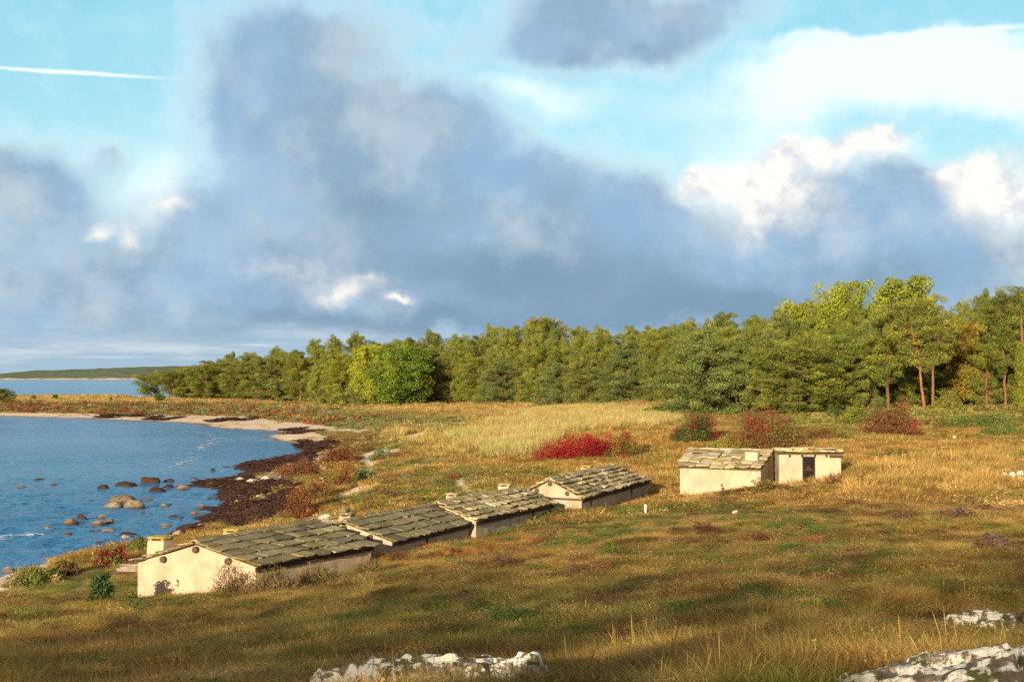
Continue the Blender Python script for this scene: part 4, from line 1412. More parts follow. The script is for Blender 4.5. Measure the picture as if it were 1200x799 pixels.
def sprays(r, centers, rad, n, ln, wd, tint, up_bias=0.4, out_bias=0.8, var=0.18, flat=0.0, hollow=0.5, droop=0.0):
    """n small leaf faces round each clump centre: verts, quads, colours"""
    K = len(centers)
    d = unit(r.normal(size=(K, n, 3)))
    rr = r.uniform(hollow, 1.0, (K, n, 1)) ** 0.6
    pos = centers[:, None] + d * rr * rad[:, None]
    face = unit(d * 0.95 + np.array([0, 0, 0.22]) + r.normal(size=(K, n, 3)) * 0.42)
    axis = unit(np.cross(face, np.cross(np.array([0, 0, 1.0]) * up_bias + r.normal(size=(K, n, 3)) * 0.55, face)) + d * 0.25)
    side = unit(np.cross(axis, face))
    L = (ln * r.uniform(0.6, 1.3, (K, n, 1))); W = (wd * r.uniform(0.6, 1.3, (K, n, 1)))
    a = pos - side * W * 0.5
    b = pos + side * W * 0.5
    c = pos + axis * L + side * W * 0.32
    e = pos + axis * L - side * W * 0.32
    V = np.stack([a, b, c, e], 2).reshape(-1, 3)
    Q = np.arange(K * n * 4).reshape(-1, 4)
    ct = tint[:, None, :] * (1 + r.normal(size=(K, n, 1)) * var) * (1 + r.normal(size=(K, n, 3)) * 0.05)
    Cc = np.repeat(np.clip(ct, 0.003, 1).reshape(-1, 3), 4, 0)
    return V, Q, Cc


def tube_np(pts, rad, n=6):
    pts = np.asarray(pts, float); V = []; Q = []
    for i, p in enumerate(pts):
        d = unit(pts[min(i + 1, len(pts) - 1)] - pts[max(i - 1, 0)])
        ref = np.array([1.0, 0, 0]) if abs(d[2]) > 0.7 else np.array([0, 0, 1.0])
        a = unit(np.cross(d, ref)); b = np.cross(d, a)
        for k in range(n):
            th = 2 * math.pi * k / n
            V.append(p + (a * math.cos(th) + b * math.sin(th)) * rad[i])
    for i in range(len(pts) - 1):
        for k in range(n):
            Q.append((i * n + k, i * n + (k + 1) % n, (i + 1) * n + (k + 1) % n, (i + 1) * n + k))
    return V, Q


def tree_proto(seed, H, R, kind, green, alt, leaf=(0.34, 0.12), nl=46, per=80, crown0=0.12, trunk_col=(1, 1, 1), stems=1, lean=0.0, clump=0.9, altp=0.2):
    """trunk mesh and crown mesh of a tree of height H and crown radius R, standing at the origin"""
    r = np.random.default_rng(seed)
    TV, TQ = [], []

    def add(pts, rad, n=6):
        V, Q = tube_np(pts, rad, n)
        b = len(TV)
        TV.extend(V); TQ.extend([[i + b for i in q] for q in Q])
    centers = []; rads = []
    tr = 0.018 * H + 0.05
    bases = [np.array([0.0, 0, 0])] if stems == 1 else [np.array([math.cos(k * 2.4) * 0.5, math.sin(k * 2.4) * 0.5, 0]) for k in range(stems)]
    for bs in bases:
        hh = H * r.uniform(0.88, 1.0)
        lx = lean + r.normal() * 0.03 + bs[0] * 0.12; ly = r.normal() * 0.03 + bs[1] * 0.12
        tz = np.linspace(0, 1, 8)
        wob = r.normal(size=(8, 2)) * 0.02 * H * tz[:, None] ** 0.5
        tp = np.stack([bs[0] + lx * H * tz ** 1.5 + wob[:, 0] * (tz > 0), bs[1] + ly * H * tz ** 1.5 + wob[:, 1] * (tz > 0), -0.6 + tz * (hh * 0.97 + 0.6)], 1)
        add(tp, tr * (1 - tz * 0.85) * (1.0 if stems == 1 else 0.75), 8)
        for i in range(max(6, nl // len(bases))):
            t = crown0 + (1 - crown0) * ((i + r.uniform(0, 1)) / max(6, nl // len(bases)))
            if kind == 'cone':
                prof = (1 - (t - crown0) / (1 - crown0)) ** 0.75 * (0.75 + 0.25 * r.uniform()) + 0.05
            elif kind == 'dome':
                s = (t - crown0) / (1 - crown0)
                prof = math.sqrt(max(0.02, 1 - (max(0, s - 0.25) / 0.76) ** 2.2)) * (0.72 + 0.28 * min(1, s * 5)) * r.uniform(0.8, 1.05)
            elif kind == 'sweep':
                s = t
                prof = (1 - s ** 1.7) ** 0.6 * r.uniform(0.78, 1.06) + 0.06
            elif kind == 'umbrella':
                s = (t - crown0) / (1 - crown0)
                prof = (0.55 + 0.5 * math.sin(s * math.pi * 0.85)) * r.uniform(0.6, 1.1) * (1 if s < 0.85 else 0.75)
            else:   # round broadleaf
                s = (t - crown0) / (1 - crown0)
                prof = math.sqrt(max(0.03, 1 - (abs(s - 0.42) / 0.6) ** 2.4)) * r.uniform(0.82, 1.05)
            az = r.uniform(0, 2 * math.pi) if kind != 'cone' else i * 2.399 + r.uniform(-0.4, 0.4)
            ti = np.array([np.interp(t, tz, tp[:, 0]), np.interp(t, tz, tp[:, 1]), t * hh])
            Lr = R * prof
            rise = {'cone': 0.10, 'dome': 0.22, 'sweep': 0.12, 'umbrella': 0.38, 'round': 0.35}[kind]
            tip = ti + np.array([math.cos(az) * Lr, math.sin(az) * Lr, Lr * (rise + r.normal() * 0.1) - (0.06 * H if kind == 'cone' else 0) * prof])
            tip[2] = min(tip[2], hh * 1.0)
            root_ = ti - np.array([0, 0, 0.05 * H])
            mid = (root_ + tip) / 2 + r.normal(size=3) * Lr * 0.08
            add([root_, mid, tip], [tr * 0.34 * (1 - t * 0.6), tr * 0.2 * (1 - t * 0.6), 0.015], 5)
            m = 3 if Lr > 1.6 else 2
            for j in range(m):
                f = 1 - j * 0.30 * r.uniform(0.8, 1.2)
                c = root_ * (1 - f) + tip * f + r.normal(size=3) * 0.28 * clump
                centers.append(c)
                k = clump * r.uniform(0.7, 1.25) * (0.75 if t > 0.93 else 1)
                rads.append((k, k, k * (0.52 if kind in ('dome', 'umbrella', 'cone', 'sweep') else 0.8)))
    centers = np.array(centers); rads = np.array(rads)
    K = len(centers)
    tint = np.array(green)[None] * (1 + r.normal(size=(K, 1)) * 0.20)
    sel = r.uniform(size=K) < altp
    tint[sel] = np.array(alt)[None] * (1 + r.normal(size=(sel.sum(), 1)) * 0.15)
    V, Q, Cc = sprays(r, centers, rads, per, leaf[0], leaf[1], np.clip(tint, 0.004, 1), up_bias=0.5 if kind != 'round' else 0.15)
    crown = np_mesh('crown', V, Q, None, Cc, M_LEAF)
    tc = np.tile(np.array(trunk_col, float)[None], (len(TV), 1))
    trunk = np_mesh('trunk', TV, TQ, None, tc, M_BARK, True)
    return trunk, crown


PINE = (0.195, 0.235, 0.040); PINE2 = (0.28, 0.280, 0.044)
BL = (0.30, 0.27, 0.030)
NEEDLE = (0.30, 0.080)
PROTO = {
    'dome_a': (tree_proto(1, 14, 5.6, 'dome', PINE, PINE2, leaf=NEEDLE, nl=84, per=130, crown0=0.05), 14, 5.6, 'pine_tree'),
    'dome_b': (tree_proto(2, 14, 5.0, 'dome', (0.205, 0.245, 0.044), PINE2, leaf=NEEDLE, nl=80, per=130, crown0=0.08), 14, 5.0, 'pine_tree'),
    'dome_c': (tree_proto(3, 13, 6.2, 'dome', (0.19, 0.225, 0.052), (0.29, 0.275, 0.055), leaf=NEEDLE, nl=96, per=130, crown0=0.02), 13, 6.2, 'pine_tree'),
    'cone_a': (tree_proto(4, 12, 5.6, 'sweep', (0.19, 0.235, 0.060), (0.26, 0.27, 0.06), leaf=NEEDLE, nl=104, per=130, crown0=0.0, clump=0.95), 12, 5.6, 'pine_tree'),
    'umb_a': (tree_proto(5, 14, 4.6, 'umbrella', PINE, PINE2, leaf=NEEDLE, nl=58, per=130, crown0=0.34, trunk_col=(0.95, 0.8, 0.72)), 14, 4.6, 'pine_tree'),
    'umb_b': (tree_proto(6, 15, 4.2, 'umbrella', (0.215, 0.235, 0.044), PINE2, leaf=NEEDLE, nl=50, per=130, crown0=0.42, stems=2, trunk_col=(1.15, 1.05, 0.98)), 15, 4.2, 'pine_tree'),
    'low_umb': (tree_proto(7, 8, 4.6, 'umbrella', PINE, PINE2, leaf=NEEDLE, nl=48, per=110, crown0=0.16, stems=3, lean=0.1, trunk_col=(1.1, 0.9, 0.8)), 8, 4.6, 'pine_tree'),
    'round_a': (tree_proto(8, 13, 5.6, 'round', (0.16, 0.25, 0.028), (0.26, 0.30, 0.034), leaf=(0.24, 0.18), nl=72, per=130, crown0=0.06, clump=1.15), 13, 5.6, 'broadleaf_tree'),
    'round_y': (tree_proto(9, 13, 5.0, 'round', (0.40, 0.38, 0.036), (0.28, 0.32, 0.036), leaf=(0.24, 0.18), nl=66, per=120, crown0=0.08, clump=1.1), 13, 5.0, 'broadleaf_tree'),
    'poplar': (tree_proto(10, 17, 3.9, 'round', (0.33, 0.38, 0.042), (0.24, 0.30, 0.038), leaf=(0.20, 0.16), nl=90, per=110, crown0=0.10, clump=0.9, stems=3), 17, 3.9, 'broadleaf_tree'),
    'orange': (tree_proto(12, 12, 4.4, 'round', (0.42, 0.30, 0.04), (0.32, 0.15, 0.03), leaf=(0.22, 0.17), nl=60, per=110, crown0=0.12, clump=1.0, altp=0.35), 12, 4.4, 'broadleaf_tree'),
}
USED = {}
NTREE = [0]


def plant_tree(kind, u, D, v_top, width_px=None, label=None, group=None, tone=(1, 1, 1), rz=None, wr=None, cat=None, v_base=None):
    (trunk, crown), H0, R0_, nm = PROTO[kind]
    x = (u - 600) / F * D
    z = hz(x, D)
    ztop = CAMZ + (HORIZON - v_top) / F * D
    H = max(1.5, ztop - z)
    sz = H / H0
    if width_px:
        R = width_px / F * D / 2
        sx = R / R0_ * 0.93
    else:
        sx = sz * (wr or 1.0)
    o = obj(nm, None, None, (x, D, z), label, cat or ('pine tree' if nm == 'pine_tree' else 'tree'), group)
    o.scale = (sx, sx, sz)
    o.rotation_euler = (0, 0, rz if rz is not None else random.uniform(0, 6.28))
    t = obj('trunk', trunk, o); c = obj('crown', crown, o)
    k = random.uniform(0.88, 1.12)
    k *= 0.84
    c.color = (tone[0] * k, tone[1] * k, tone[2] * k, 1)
    NTREE[0] += 1
    return o


def skyline(u):
    return float(np.interp(u, [150, 165, 200, 225, 260, 300, 330, 345, 370, 400, 430, 460, 500, 540, 570, 600, 640, 660, 700, 740, 770, 800, 830, 860, 900, 930, 955, 985, 1010, 1030, 1060, 1090, 1110, 1140, 1160, 1190, 1210, 1300],
                           [448, 440, 434, 430, 422, 415, 411, 413, 402, 403, 397, 398, 393, 389, 384, 380, 376, 378, 379, 378, 372, 372, 369, 366, 361, 360, 352, 338, 345, 342, 333, 343, 353, 346, 352, 341, 336, 336]))


def edge_D(u):
    return float(np.interp(u, [150, 200, 300, 400, 450, 500, 550, 600, 650, 700, 760, 800, 850, 950, 1050, 1130, 1200, 1300],
                           [470, 455, 420, 352, 325, 322, 310, 288, 262, 242, 215, 188, 180, 170, 164, 158, 155, 152]))


FRONT = [  # prototype, photo column, extra metres behind the wood's edge, top row, width px, label, tone
    ('low_umb', 178, 4, 438, 44, 'spreading low pine with gaps in its crown, leftmost of the wood by the water', (1, 1, 1)),
    ('low_umb', 207, 2, 434, 50, 'flat-topped pine with reddish trunks, second from the left end of the wood', (1, 1, 1)),
    ('dome_a', 243, 2, 424, 56, 'rounded pine third from the left end of the wood, right of the flat-topped pine', (1, 1, 1)),
    ('dome_b', 282, 3, 420, 52, 'rounded pine fourth from the left end of the wood', (1, 1, 1)),
    ('dome_c', 318, 0, 414, 66, 'broad dense pine with a dark hollow at its left foot', (1, 1, 1)),
    ('dome_a', 352, 6, 413, 50, 'yellowish pine between the broad dense pine and the narrow upright tree', (1.15, 1.05, 1)),
    ('cone_a', 374, -4, 425, 26, 'narrow upright olive tree at the edge of the wood, left of the yellow-green trees', (1.2, 1.1, 0.9)),
    ('dome_b', 402, 8, 410, 54, 'olive rounded tree left of the yellow-topped tree', (1.45, 1.3, 0.9)),
    ('round_y', 437, 6, 409, 50, 'yellow-green broadleaf tree touching the left side of the round green tree', (0.9, 1.0, 1)),
    ('round_a', 466, -2, 405, 82, 'big round bright green broadleaf tree standing in front of the pines', (1, 1, 1)),
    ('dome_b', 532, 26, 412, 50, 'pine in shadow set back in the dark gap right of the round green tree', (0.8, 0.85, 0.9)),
    ('dome_b', 565, 14, 413, 60, 'pine at the right side of the dark gap in the wood', (1.05, 1.05, 1)),
    ('cone_a', 592, 0, 424, 74, 'low wide blue-green pine right of the dark gap', (0.95, 1.0, 1.2)),
    ('dome_a', 636, 5, 404, 74, 'tall rounded pine behind the two low blue-green pines', (1, 1, 1)),
    ('cone_a', 655, -2, 426, 60, 'small low pine at the grass edge left of the dense middle pine', (0.95, 1.0, 1.15)),
    ('dome_c', 693, 2, 408, 78, 'wide pine with rust-brown inner branches in the middle of the wood', (1, 1, 1)),
    ('cone_a', 736, 0, 404, 80, 'dense pyramid-shaped pine directly above the red bush', (0.92, 0.98, 1.1)),
    ('dome_b', 776, 12, 394, 60, 'pine tucked between the pyramid-shaped pine and the huge drooping pine', (1, 1, 1)),
    ('cone_a', 820, -4, 391, 118, 'huge drooping blue-green pine whose boughs sweep to the ground', (1.0, 1.05, 1.15)),
    ('dome_c', 880, 4, 388, 96, 'spreading blue-green pine in front of the yellow broadleaf crowns', (0.98, 1.02, 1.1)),
    ('dome_a', 932, -4, 396, 112, 'large pine with orange limbs showing through its open crown, above the red-brown bushes', (1, 1, 1)),
    ('dome_b', 982, 6, 384, 76, 'dark green pine between the open-limbed pine and the tall bare-trunked pines', (0.95, 1, 1)),
    ('umb_a', 1040, 2, 372, 74, 'pine with a reddish crooked trunk left of the bare pale trunk', (1, 1, 1)),
    ('umb_b', 1088, -5, 352, 78, 'tall pine on a bare pale double trunk standing in front of the wood', (1, 1, 1)),
    ('orange', 1138, 12, 374, 62, 'autumn tree with orange-yellow leaves right of the bare pale trunk', (1, 1, 1)),
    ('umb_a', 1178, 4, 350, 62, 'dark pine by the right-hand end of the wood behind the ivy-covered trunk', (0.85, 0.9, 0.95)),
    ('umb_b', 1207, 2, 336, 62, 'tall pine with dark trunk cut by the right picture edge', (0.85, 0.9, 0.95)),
    ('poplar', 988, 26, 331, 62, 'tall yellow-green poplar-like tree, left one of the two highest crowns', (1, 1, 1)),
    ('poplar', 1058, 30, 326, 92, 'tallest yellow-green broadleaf crown of the wood, right of the other high crown', (1, 1, 1)),
    ('round_y', 940, 34, 358, 60, 'yellowish broadleaf crown just left of the poplar-like tree', (0.85, 0.9, 1)),
    ('orange', 1022, 22, 386, 44, 'small orange tinted crown between the two highest yellow-green trees', (0.9, 0.8, 1)),
    ('orange', 922, 44, 362, 40, 'brownish autumn crown on the skyline left of the yellowish broadleaf crown', (0.55, 0.6, 1)),
    ('round_y', 640, 60, 377, 60, 'rusty yellow domed crown on the skyline above the middle of the wood', (0.72, 0.62, 1)),
]


SHORT = ['leftmost spreading pine', 'flat-topped pine with reddish trunks', 'third pine from the left end', 'fourth pine from the left end', 'broad pine with the dark hollow',
         'yellowish pine left of the narrow tree', 'narrow upright olive tree', 'olive tree left of the yellow one', 'yellow-green tree by the round green one', 'big round bright green tree',
         'shadowed pine in the dark gap', 'pine right of the dark gap', 'low blue-green pine by the gap', 'tall rounded middle pine', 'small low pine at the grass edge',
         'wide pine with rust-brown branches', 'pyramid-shaped pine above the red bush', 'pine left of the huge drooping pine', 'huge drooping blue-green pine', 'spreading blue-green pine',
         'large pine with orange limbs', 'dark pine right of the open-limbed one', 'pine with the crooked trunk', 'bare-trunked double pine', 'orange autumn tree',
         'dark pine behind the ivy trunk', 'tall pine at the right edge', 'left poplar-like tree', 'tallest yellow-green crown', 'yellowish crown by the poplar',
         'small orange crown', 'brownish skyline crown', 'rusty yellow domed crown']


def build_wood():
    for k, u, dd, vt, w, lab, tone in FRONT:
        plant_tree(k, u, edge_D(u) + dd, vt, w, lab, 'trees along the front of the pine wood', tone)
    # rows behind, of which the crowns show one above the other
    r = random.Random(5)
    kinds = ['dome_a', 'dome_b', 'dome_c', 'dome_a', 'cone_a', 'dome_b', 'round_y']
    rows = {}
    for row, (gap, frac) in enumerate([(14, 0.55), (30, 0.85), (50, 1.0)]):
        u = 215.0 if row else 225.0
        while u < 1240:
            D = edge_D(u) + gap * (0.8 + 0.5 * r.random()) * (1.15 if u < 600 else 0.8)
            sk = skyline(u)
            vt = sk + (1 - frac) * (470 - sk) * 0.6 + r.uniform(-5, 5) * (1 if u > 500 else 0.6) - (4 if u < 480 else 0)
            k = r.choice(kinds)
            tone = (1, 1, 1)
            if k == 'round_y':
                if r.random() < 0.75: k = 'dome_a'
                else: tone = (0.62, 0.62, 0.9)
            elif r.random() < 0.3:
                tone = (1.12, 1.08, 0.9)
            wpx = r.uniform(40, 62) * (0.8 if u < 400 else (1.0 if u < 800 else 1.25))
            near = min(range(23), key=lambda i: abs(FRONT[i][1] - u))
            rows.setdefault((row, near), []).append((k, u, D, vt, wpx, tone))
            u += wpx * r.uniform(0.5, 0.75)
    ordn = ['Second row', 'Third row', 'Rearmost row']
    for (row, near), lst in rows.items():
        for i, (k, u, D, vt, wpx, tone) in enumerate(lst):
            n = len(lst)
            place = '' if n == 1 else (['left ', 'right '] if n == 2 else ['left ', 'middle ', 'right '] if n == 3 else ['leftmost ', 'left middle ', 'middle ', 'right middle ', 'rightmost ', 'last '])[min(i, 5)]
            what = 'yellowish broadleaf crown' if k == 'round_y' else 'olive-green pine crown' if tone[0] > 1 else 'green pine crown'
            plant_tree(k, u, D, vt, wpx, '%s %s%s behind the %s' % (ordn[row], place, what, SHORT[near]), 'trees of the rear rows of the pine wood', tone)
    # lone trees of the left
    plant_tree('dome_c', 4, 395, 453.5, 36, 'small dark windswept pine alone on the point at the far left edge', 'lone trees on the point')
    # low pines of the spit
    for (u, v, w, h, lab) in [(40, 468.5, 5, 6, 'tiny dark bush on the grassy point, left of the pair'), (65, 468.8, 7, 7, 'tiny dark bush on the grassy point, right of the pair'),
                              (130, 470.5, 4, 4, 'smallest dark bush on the grassy point near the wood'), (188, 471, 14, 10, 'small green bush at the foot of the leftmost pines')]:
        p = ground(u, v)
        plant_tree('round_a', u, p.y, v - h, w, lab, 'small bushes on the grassy point', (0.7, 0.75, 0.8), cat='bush')


build_wood()


# ------------------------------------------------------------------ bushes
def bush_mesh(seed, rx, ry, h, cols, n_clump, per, leaf=(0.13, 0.10), upright=0.3, stems=18):
    r = np.random.default_rng(seed)
    h = h * 1.28
    K = n_clump
    d = unit(r.normal(size=(K, 3))); d[:, 2] = np.abs(d[:, 2])
    rr = r.uniform(0.45, 0.95, (K, 1))
    lump = 0.8 + 0.35 * fbm(d[:, 0] * 2.5 + seed, d[:, 1] * 2.5, seed, 2)
    c = d * rr * np.array([rx, ry, h]) * lump[:, None]
    c[:, 2] = np.maximum(c[:, 2], 0.08 * h)
    cs = np.array([cc for cc, _ in cols]); pw = np.array([w for _, w in cols], float); pw /= pw.sum()
    # colour patches by place within the bush
    fld = fbm(c[:, 0] * 1.2 + seed * 2.2, c[:, 1] * 1.2 + c[:, 2], seed + 5, 2) + r.normal(size=K) * 0.10
    order = np.argsort(np.argsort(fld)) / K
    idx = np.searchsorted(np.cumsum(pw), order, side='right').clip(0, len(cs) - 1)
    tint = cs[idx] * (1 + r.normal(size=(K, 1)) * 0.16)
    s = 0.30 * (rx * ry * h) ** (1 / 3.0) * r.uniform(0.6, 1.1, (K, 1)) * np.array([[1, 1, 0.8]])
    s = np.clip(s, 0.05, 0.5)
    V, Q, Cc = sprays(r, c, s, per, leaf[0], leaf[1], np.clip(tint, 0.004, 1), up_bias=upright, var=0.2)
    sv, sq = [], []
    for k in range(stems):
        j = r.integers(0, K)
        b = np.array([c[j, 0] * 0.35, c[j, 1] * 0.35, -0.15])
        p, q = tube_np([b, (b + c[j]) / 2 + r.normal(size=3) * 0.05, c[j]], [0.022, 0.015, 0.006], 4)
        n0 = len(sv); sv.extend(p); sq.extend([[i + n0 for i in f] for f in q])
    return np_mesh('foliage', V, Q, None, Cc, M_LEAF), np_mesh('stems', sv, sq, None, np.ones((len(sv), 3)) * 0.9, M_BARK, True)


def bush(u, v, w, h, cols, label, seed, nc=90, per=60, leaf=None, depth=0.7, cat='bush', group=None, upright=0.3, stems=18):
    p = ground(u, v)
    D = p.y
    rx = w / F * D / 2; hh = max(0.25, h / F * D)
    lf = leaf or (max(0.07, 1.3 / F * D), max(0.05, 0.9 / F * D))
    f, s = bush_mesh(seed, rx, rx * depth, hh, cols, nc, per, lf, upright, stems)
    o = obj('bush', None, None, (p.x, p.y + rx * depth * 0.35, p.z - 0.05), label, cat, group)
    obj('foliage', f, o); obj('stems', s, o)
    return o


RED = (0.31, 0.014, 0.019); CRIM = (0.22, 0.010, 0.020); ORG = (0.34, 0.15, 0.035); GRN = (0.11, 0.15, 0.03); YGR = (0.24, 0.26, 0.04); OLV = (0.17, 0.16, 0.04)
BRN = (0.17, 0.085, 0.035); RBR = (0.20, 0.080, 0.034); DGR = (0.05, 0.08, 0.022); STR = (0.36, 0.25, 0.11); GLA = (0.17, 0.23, 0.12)
bush(688, 539, 128, 26, [(CRIM, 2), (RED, 5), (RED, 3), (ORG, .4)], 'bright scarlet bush in the meadow behind the shore huts', 51, 260, 60, depth=0.55)
bush(731, 538, 48, 26, [(OLV, 2), (ORG, 2), (RED, 2), (GRN, 2)], 'mixed green, orange and red bush joined to the right of the scarlet bush', 52, 130, 60, depth=0.7)
bush(818, 521, 62, 36, [(DGR, 3), (GRN, 3), (RBR, 2), (CRIM, 1.4)], 'dark green bush with crimson patches behind the left end of the lichened roof hut', 53, 170, 60)
bush(901, 528, 108, 44, [(OLV, 2.5), (RBR, 3), (BRN, 2), ((0.30, 0.04, 0.03), 1.5), (YGR, 1)], 'wide reddish brown and olive bush behind the pair of cream huts', 54, 300, 60)
bush(855, 530, 60, 14, [(YGR, 3), ((0.30, 0.28, 0.06), 2)], 'low yellow-green bush just above the ridge of the lichened roof hut', 55, 110, 60)
bush(1046, 512, 78, 36, [(BRN, 3), (RBR, 3), (OLV, 1), ((0.32, 0.06, 0.04), 1)], 'rusty mound-shaped bush below the bare-trunked pines', 56, 200, 60)
bush(1069, 478, 26, 32, [((0.42, 0.15, 0.08), 3), (RBR, 1)], 'small salmon-orange bush at the foot of the crooked pine trunk', 57, 80, 60)
bush(1004, 500, 46, 22, [(YGR, 2), (GRN, 2), (OLV, 1)], 'pale green bush left of the rusty mound-shaped bush', 58, 120, 60)
bush(978, 493, 24, 17, [(DGR, 2), (GRN, 2)], 'dark green small bush under the open-limbed pine', 59, 70, 60)
bush(1112, 484, 34, 26, [(OLV, 2), (PINE2, 2)], 'olive bush right of the bare pale trunk', 60, 90, 60)
bush(1050, 543, 62, 14, [(GRN, 3), (DGR, 2), (BRN, 1.5), (YGR, 1)], 'low green spreading bush alone in the straw grass right of the doorway hut', 61, 110, 60)
bush(1150, 503, 110, 16, [((0.13, 0.19, 0.045), 3), (OLV, 2)], 'long low green thicket below the right end of the wood', 62, 220, 60, depth=0.3)
bush(1180, 512, 80, 12, [((0.14, 0.19, 0.045), 3), (OLV, 2)], 'low green weeds in front of the long green thicket at the right', 63, 130, 60, depth=0.3)
bush(800, 519, 34, 16, [(RBR, 2), (CRIM, 2), (BRN, 2)], 'small maroon bush at the left foot of the dark green bush with crimson patches', 64, 80, 60)
bush(970, 518, 60, 14, [(BRN, 2), (OLV, 2), (RBR, 1)], 'low brown shrub between the wide reddish bush and the rusty mound', 65, 110, 60)
bush(398, 478, 30, 22, [(OLV, 2), (YGR, 1)], 'small olive bush at the wood edge left of the round green tree', 66, 80, 50)
bush(780, 487, 60, 12, [(GRN, 2), (OLV, 2)], 'low green scrub at the foot of the huge drooping pine', 67, 110, 50, depth=0.4)
# near the huts
WEED = (0.24, 0.17, 0.085); DWEED = (0.16, 0.105, 0.06)
bush(212, 700, 30, 26, [(GRN, 2), (DGR, 2), ((0.24, 0.03, 0.03), 1.4)], 'small green and dark red shrub against the sunlit gable of the nearest hut', 70, 60, 22, leaf=(0.07, 0.05))
bush(240, 698, 40, 46, [(GRN, 2), (OLV, 3), (WEED, 1)], 'taller spindly green shrub in front of the nearest gable', 71, 60, 14, leaf=(0.07, 0.05), upright=0.9, stems=40)
bush(272, 700, 60, 32, [(WEED, 3), (OLV, 1), (DWEED, 2)], 'dull brown weedy shrub at the right corner of the nearest gable', 72, 110, 20, leaf=(0.09, 0.02), upright=1.4, stems=70)
bush(318, 697, 70, 26, [(WEED, 3), (DWEED, 2), (OLV, 1)], 'brown withered weeds under the eave of the nearest hut, left clump', 73, 120, 20, leaf=(0.10, 0.02), upright=1.4, stems=80)
bush(374, 689, 76, 24, [(WEED, 3), (DWEED, 2), (OLV, 1)], 'brown withered weeds under the eave of the nearest hut, right clump', 74, 120, 20, leaf=(0.10, 0.02), upright=1.4, stems=80)
bush(434, 676, 44, 18, [(WEED, 2), (OLV, 2), (DWEED, 1)], 'low brown weeds at the gap between the nearest hut and the second hut', 75, 80, 20, leaf=(0.10, 0.02), upright=1.4, stems=50)
bush(118, 706, 28, 34, [((0.055, 0.11, 0.03), 3), (DGR, 1)], 'dark green upright bushy plant on the lawn left of the nearest hut', 76, 60, 36, upright=1.0, cat='plant')
bush(42, 688, 84, 17, [(OLV, 2), (GRN, 2), (STR, 1)], 'green grassy bush on the bank at the near left shore', 77, 110, 60, upright=1.0)
bush(75, 676, 40, 16, [(OLV, 2), (BRN, 2)], 'brownish green bush right of the grassy bush on the near bank', 78, 80, 50, upright=1.0)
bush(128, 664, 44, 20, [(RBR, 2), ((0.26, 0.03, 0.03), 1.5), (OLV, 2)], 'red and rust coloured shore bush between the lawn and the sea', 79, 100, 50, upright=0.9)
bush(163, 650, 30, 18, [(GRN, 2), (OLV, 2)], 'green shore bush touching the left side of the near chimney', 80, 70, 50, upright=0.8)
bush(350, 606, 42, 32, [(RBR, 3), (BRN, 2), (ORG, 1)], 'tall rusty brown bush on the beach behind the nearest hut roof', 81, 120, 60, upright=0.9)
bush(372, 588, 34, 20, [(RBR, 2), (OLV, 1), (BRN, 1)], 'rusty bush on the beach right above the tall rusty brown bush', 82, 90, 50, upright=0.9)
bush(352, 558, 60, 16, [(RBR, 3), (BRN, 2)], 'long dark rust bush strip above the white boulders on the beach', 83, 130, 50, upright=0.8)
bush(395, 545, 56, 18, [(RBR, 3), (BRN, 2), ((0.22, 0.04, 0.03), 1)], 'dark red-brown bush at the bend of the beach, left of the sandy path', 84, 130, 50, upright=0.8)
bush(404, 572, 40, 24, [(RBR, 2), (GRN, 1), (ORG, 1)], 'rust and green bush left of the sandy path', 85, 100, 50, upright=0.8)
bush(428, 564, 22, 12, [(GLA, 3), (GRN, 1)], 'small blue-green sea kale clump on the sandy path', 86, 60, 50, cat='plant')
bush(448, 538, 34, 10, [(GLA, 3), (GRN, 1)], 'blue-green plant clump at the top of the sandy path', 87, 70, 50, cat='plant')
bush(1063, 612, 46, 10, [((0.12, 0.07, 0.05), 2), (BRN, 1)], 'dark heather-like bush in the straw grass, left one of the pair at right', 88, 80, 50)
bush(1120, 613, 70, 12, [((0.13, 0.08, 0.06), 2), (BRN, 1)], 'wide mauve-brown bush at the edge of the shaded slope at right', 89, 120, 50)
bush(1172, 650, 60, 20, [((0.17, 0.11, 0.09), 2), (BRN, 1)], 'greyish mauve twiggy bush on the shaded slope at the right edge', 90, 120, 50)
bush(893, 580, 30, 18, [(OLV, 2), (BRN, 1)], 'small twiggy bush growing at the joint of the two cream huts', 91, 40, 24, upright=1.0)
bush(847, 583, 8, 14, [(BRN, 2)], 'thin dry twiggy plant in front of the blank cream wall', 92, 10, 14, upright=1.2, cat='plant')
bush(1012, 574, 24, 16, [(BRN, 2), (STR, 1)], 'dry weed clump at the right corner of the doorway hut', 93, 40, 30, upright=1.0)


# ------------------------------------------------------------------ leaf mass for the unseen trees behind the viewpoint, shaped to shade the foreground
def build_shade_wood():
    r = np.random.default_rng(77)
    sx, sy = math.sin(SUN_AZ), math.cos(SUN_AZ)
    K = 6600
    t = r.uniform(-36, 60, K); s = r.uniform(36, 58, K)
    top = shade_wood_top(t) + 1.2 * (vnoise(t / 3.2, s * 0, 5) - 0.5) * 2
    zz = top - 15 * r.uniform(0, 1, K) ** 0.9
    x = -s * sx + t * sy; y = -s * sy - t * sx
    c = np.stack([x, y, zz], 1)
    tint = np.array([[0.07, 0.09, 0.025]]) * (1 + r.normal(size=(K, 1)) * 0.2)
    V, Q, Cc = sprays(r, c, np.tile([[0.9, 0.9, 0.7]], (K, 1)), 5, 0.55, 0.40, np.clip(tint, .01, 1))
    obj('shade_woodland', np_mesh('shade_woodland', V, Q, None, Cc, M_LEAF), kind='stuff')


build_shade_wood()


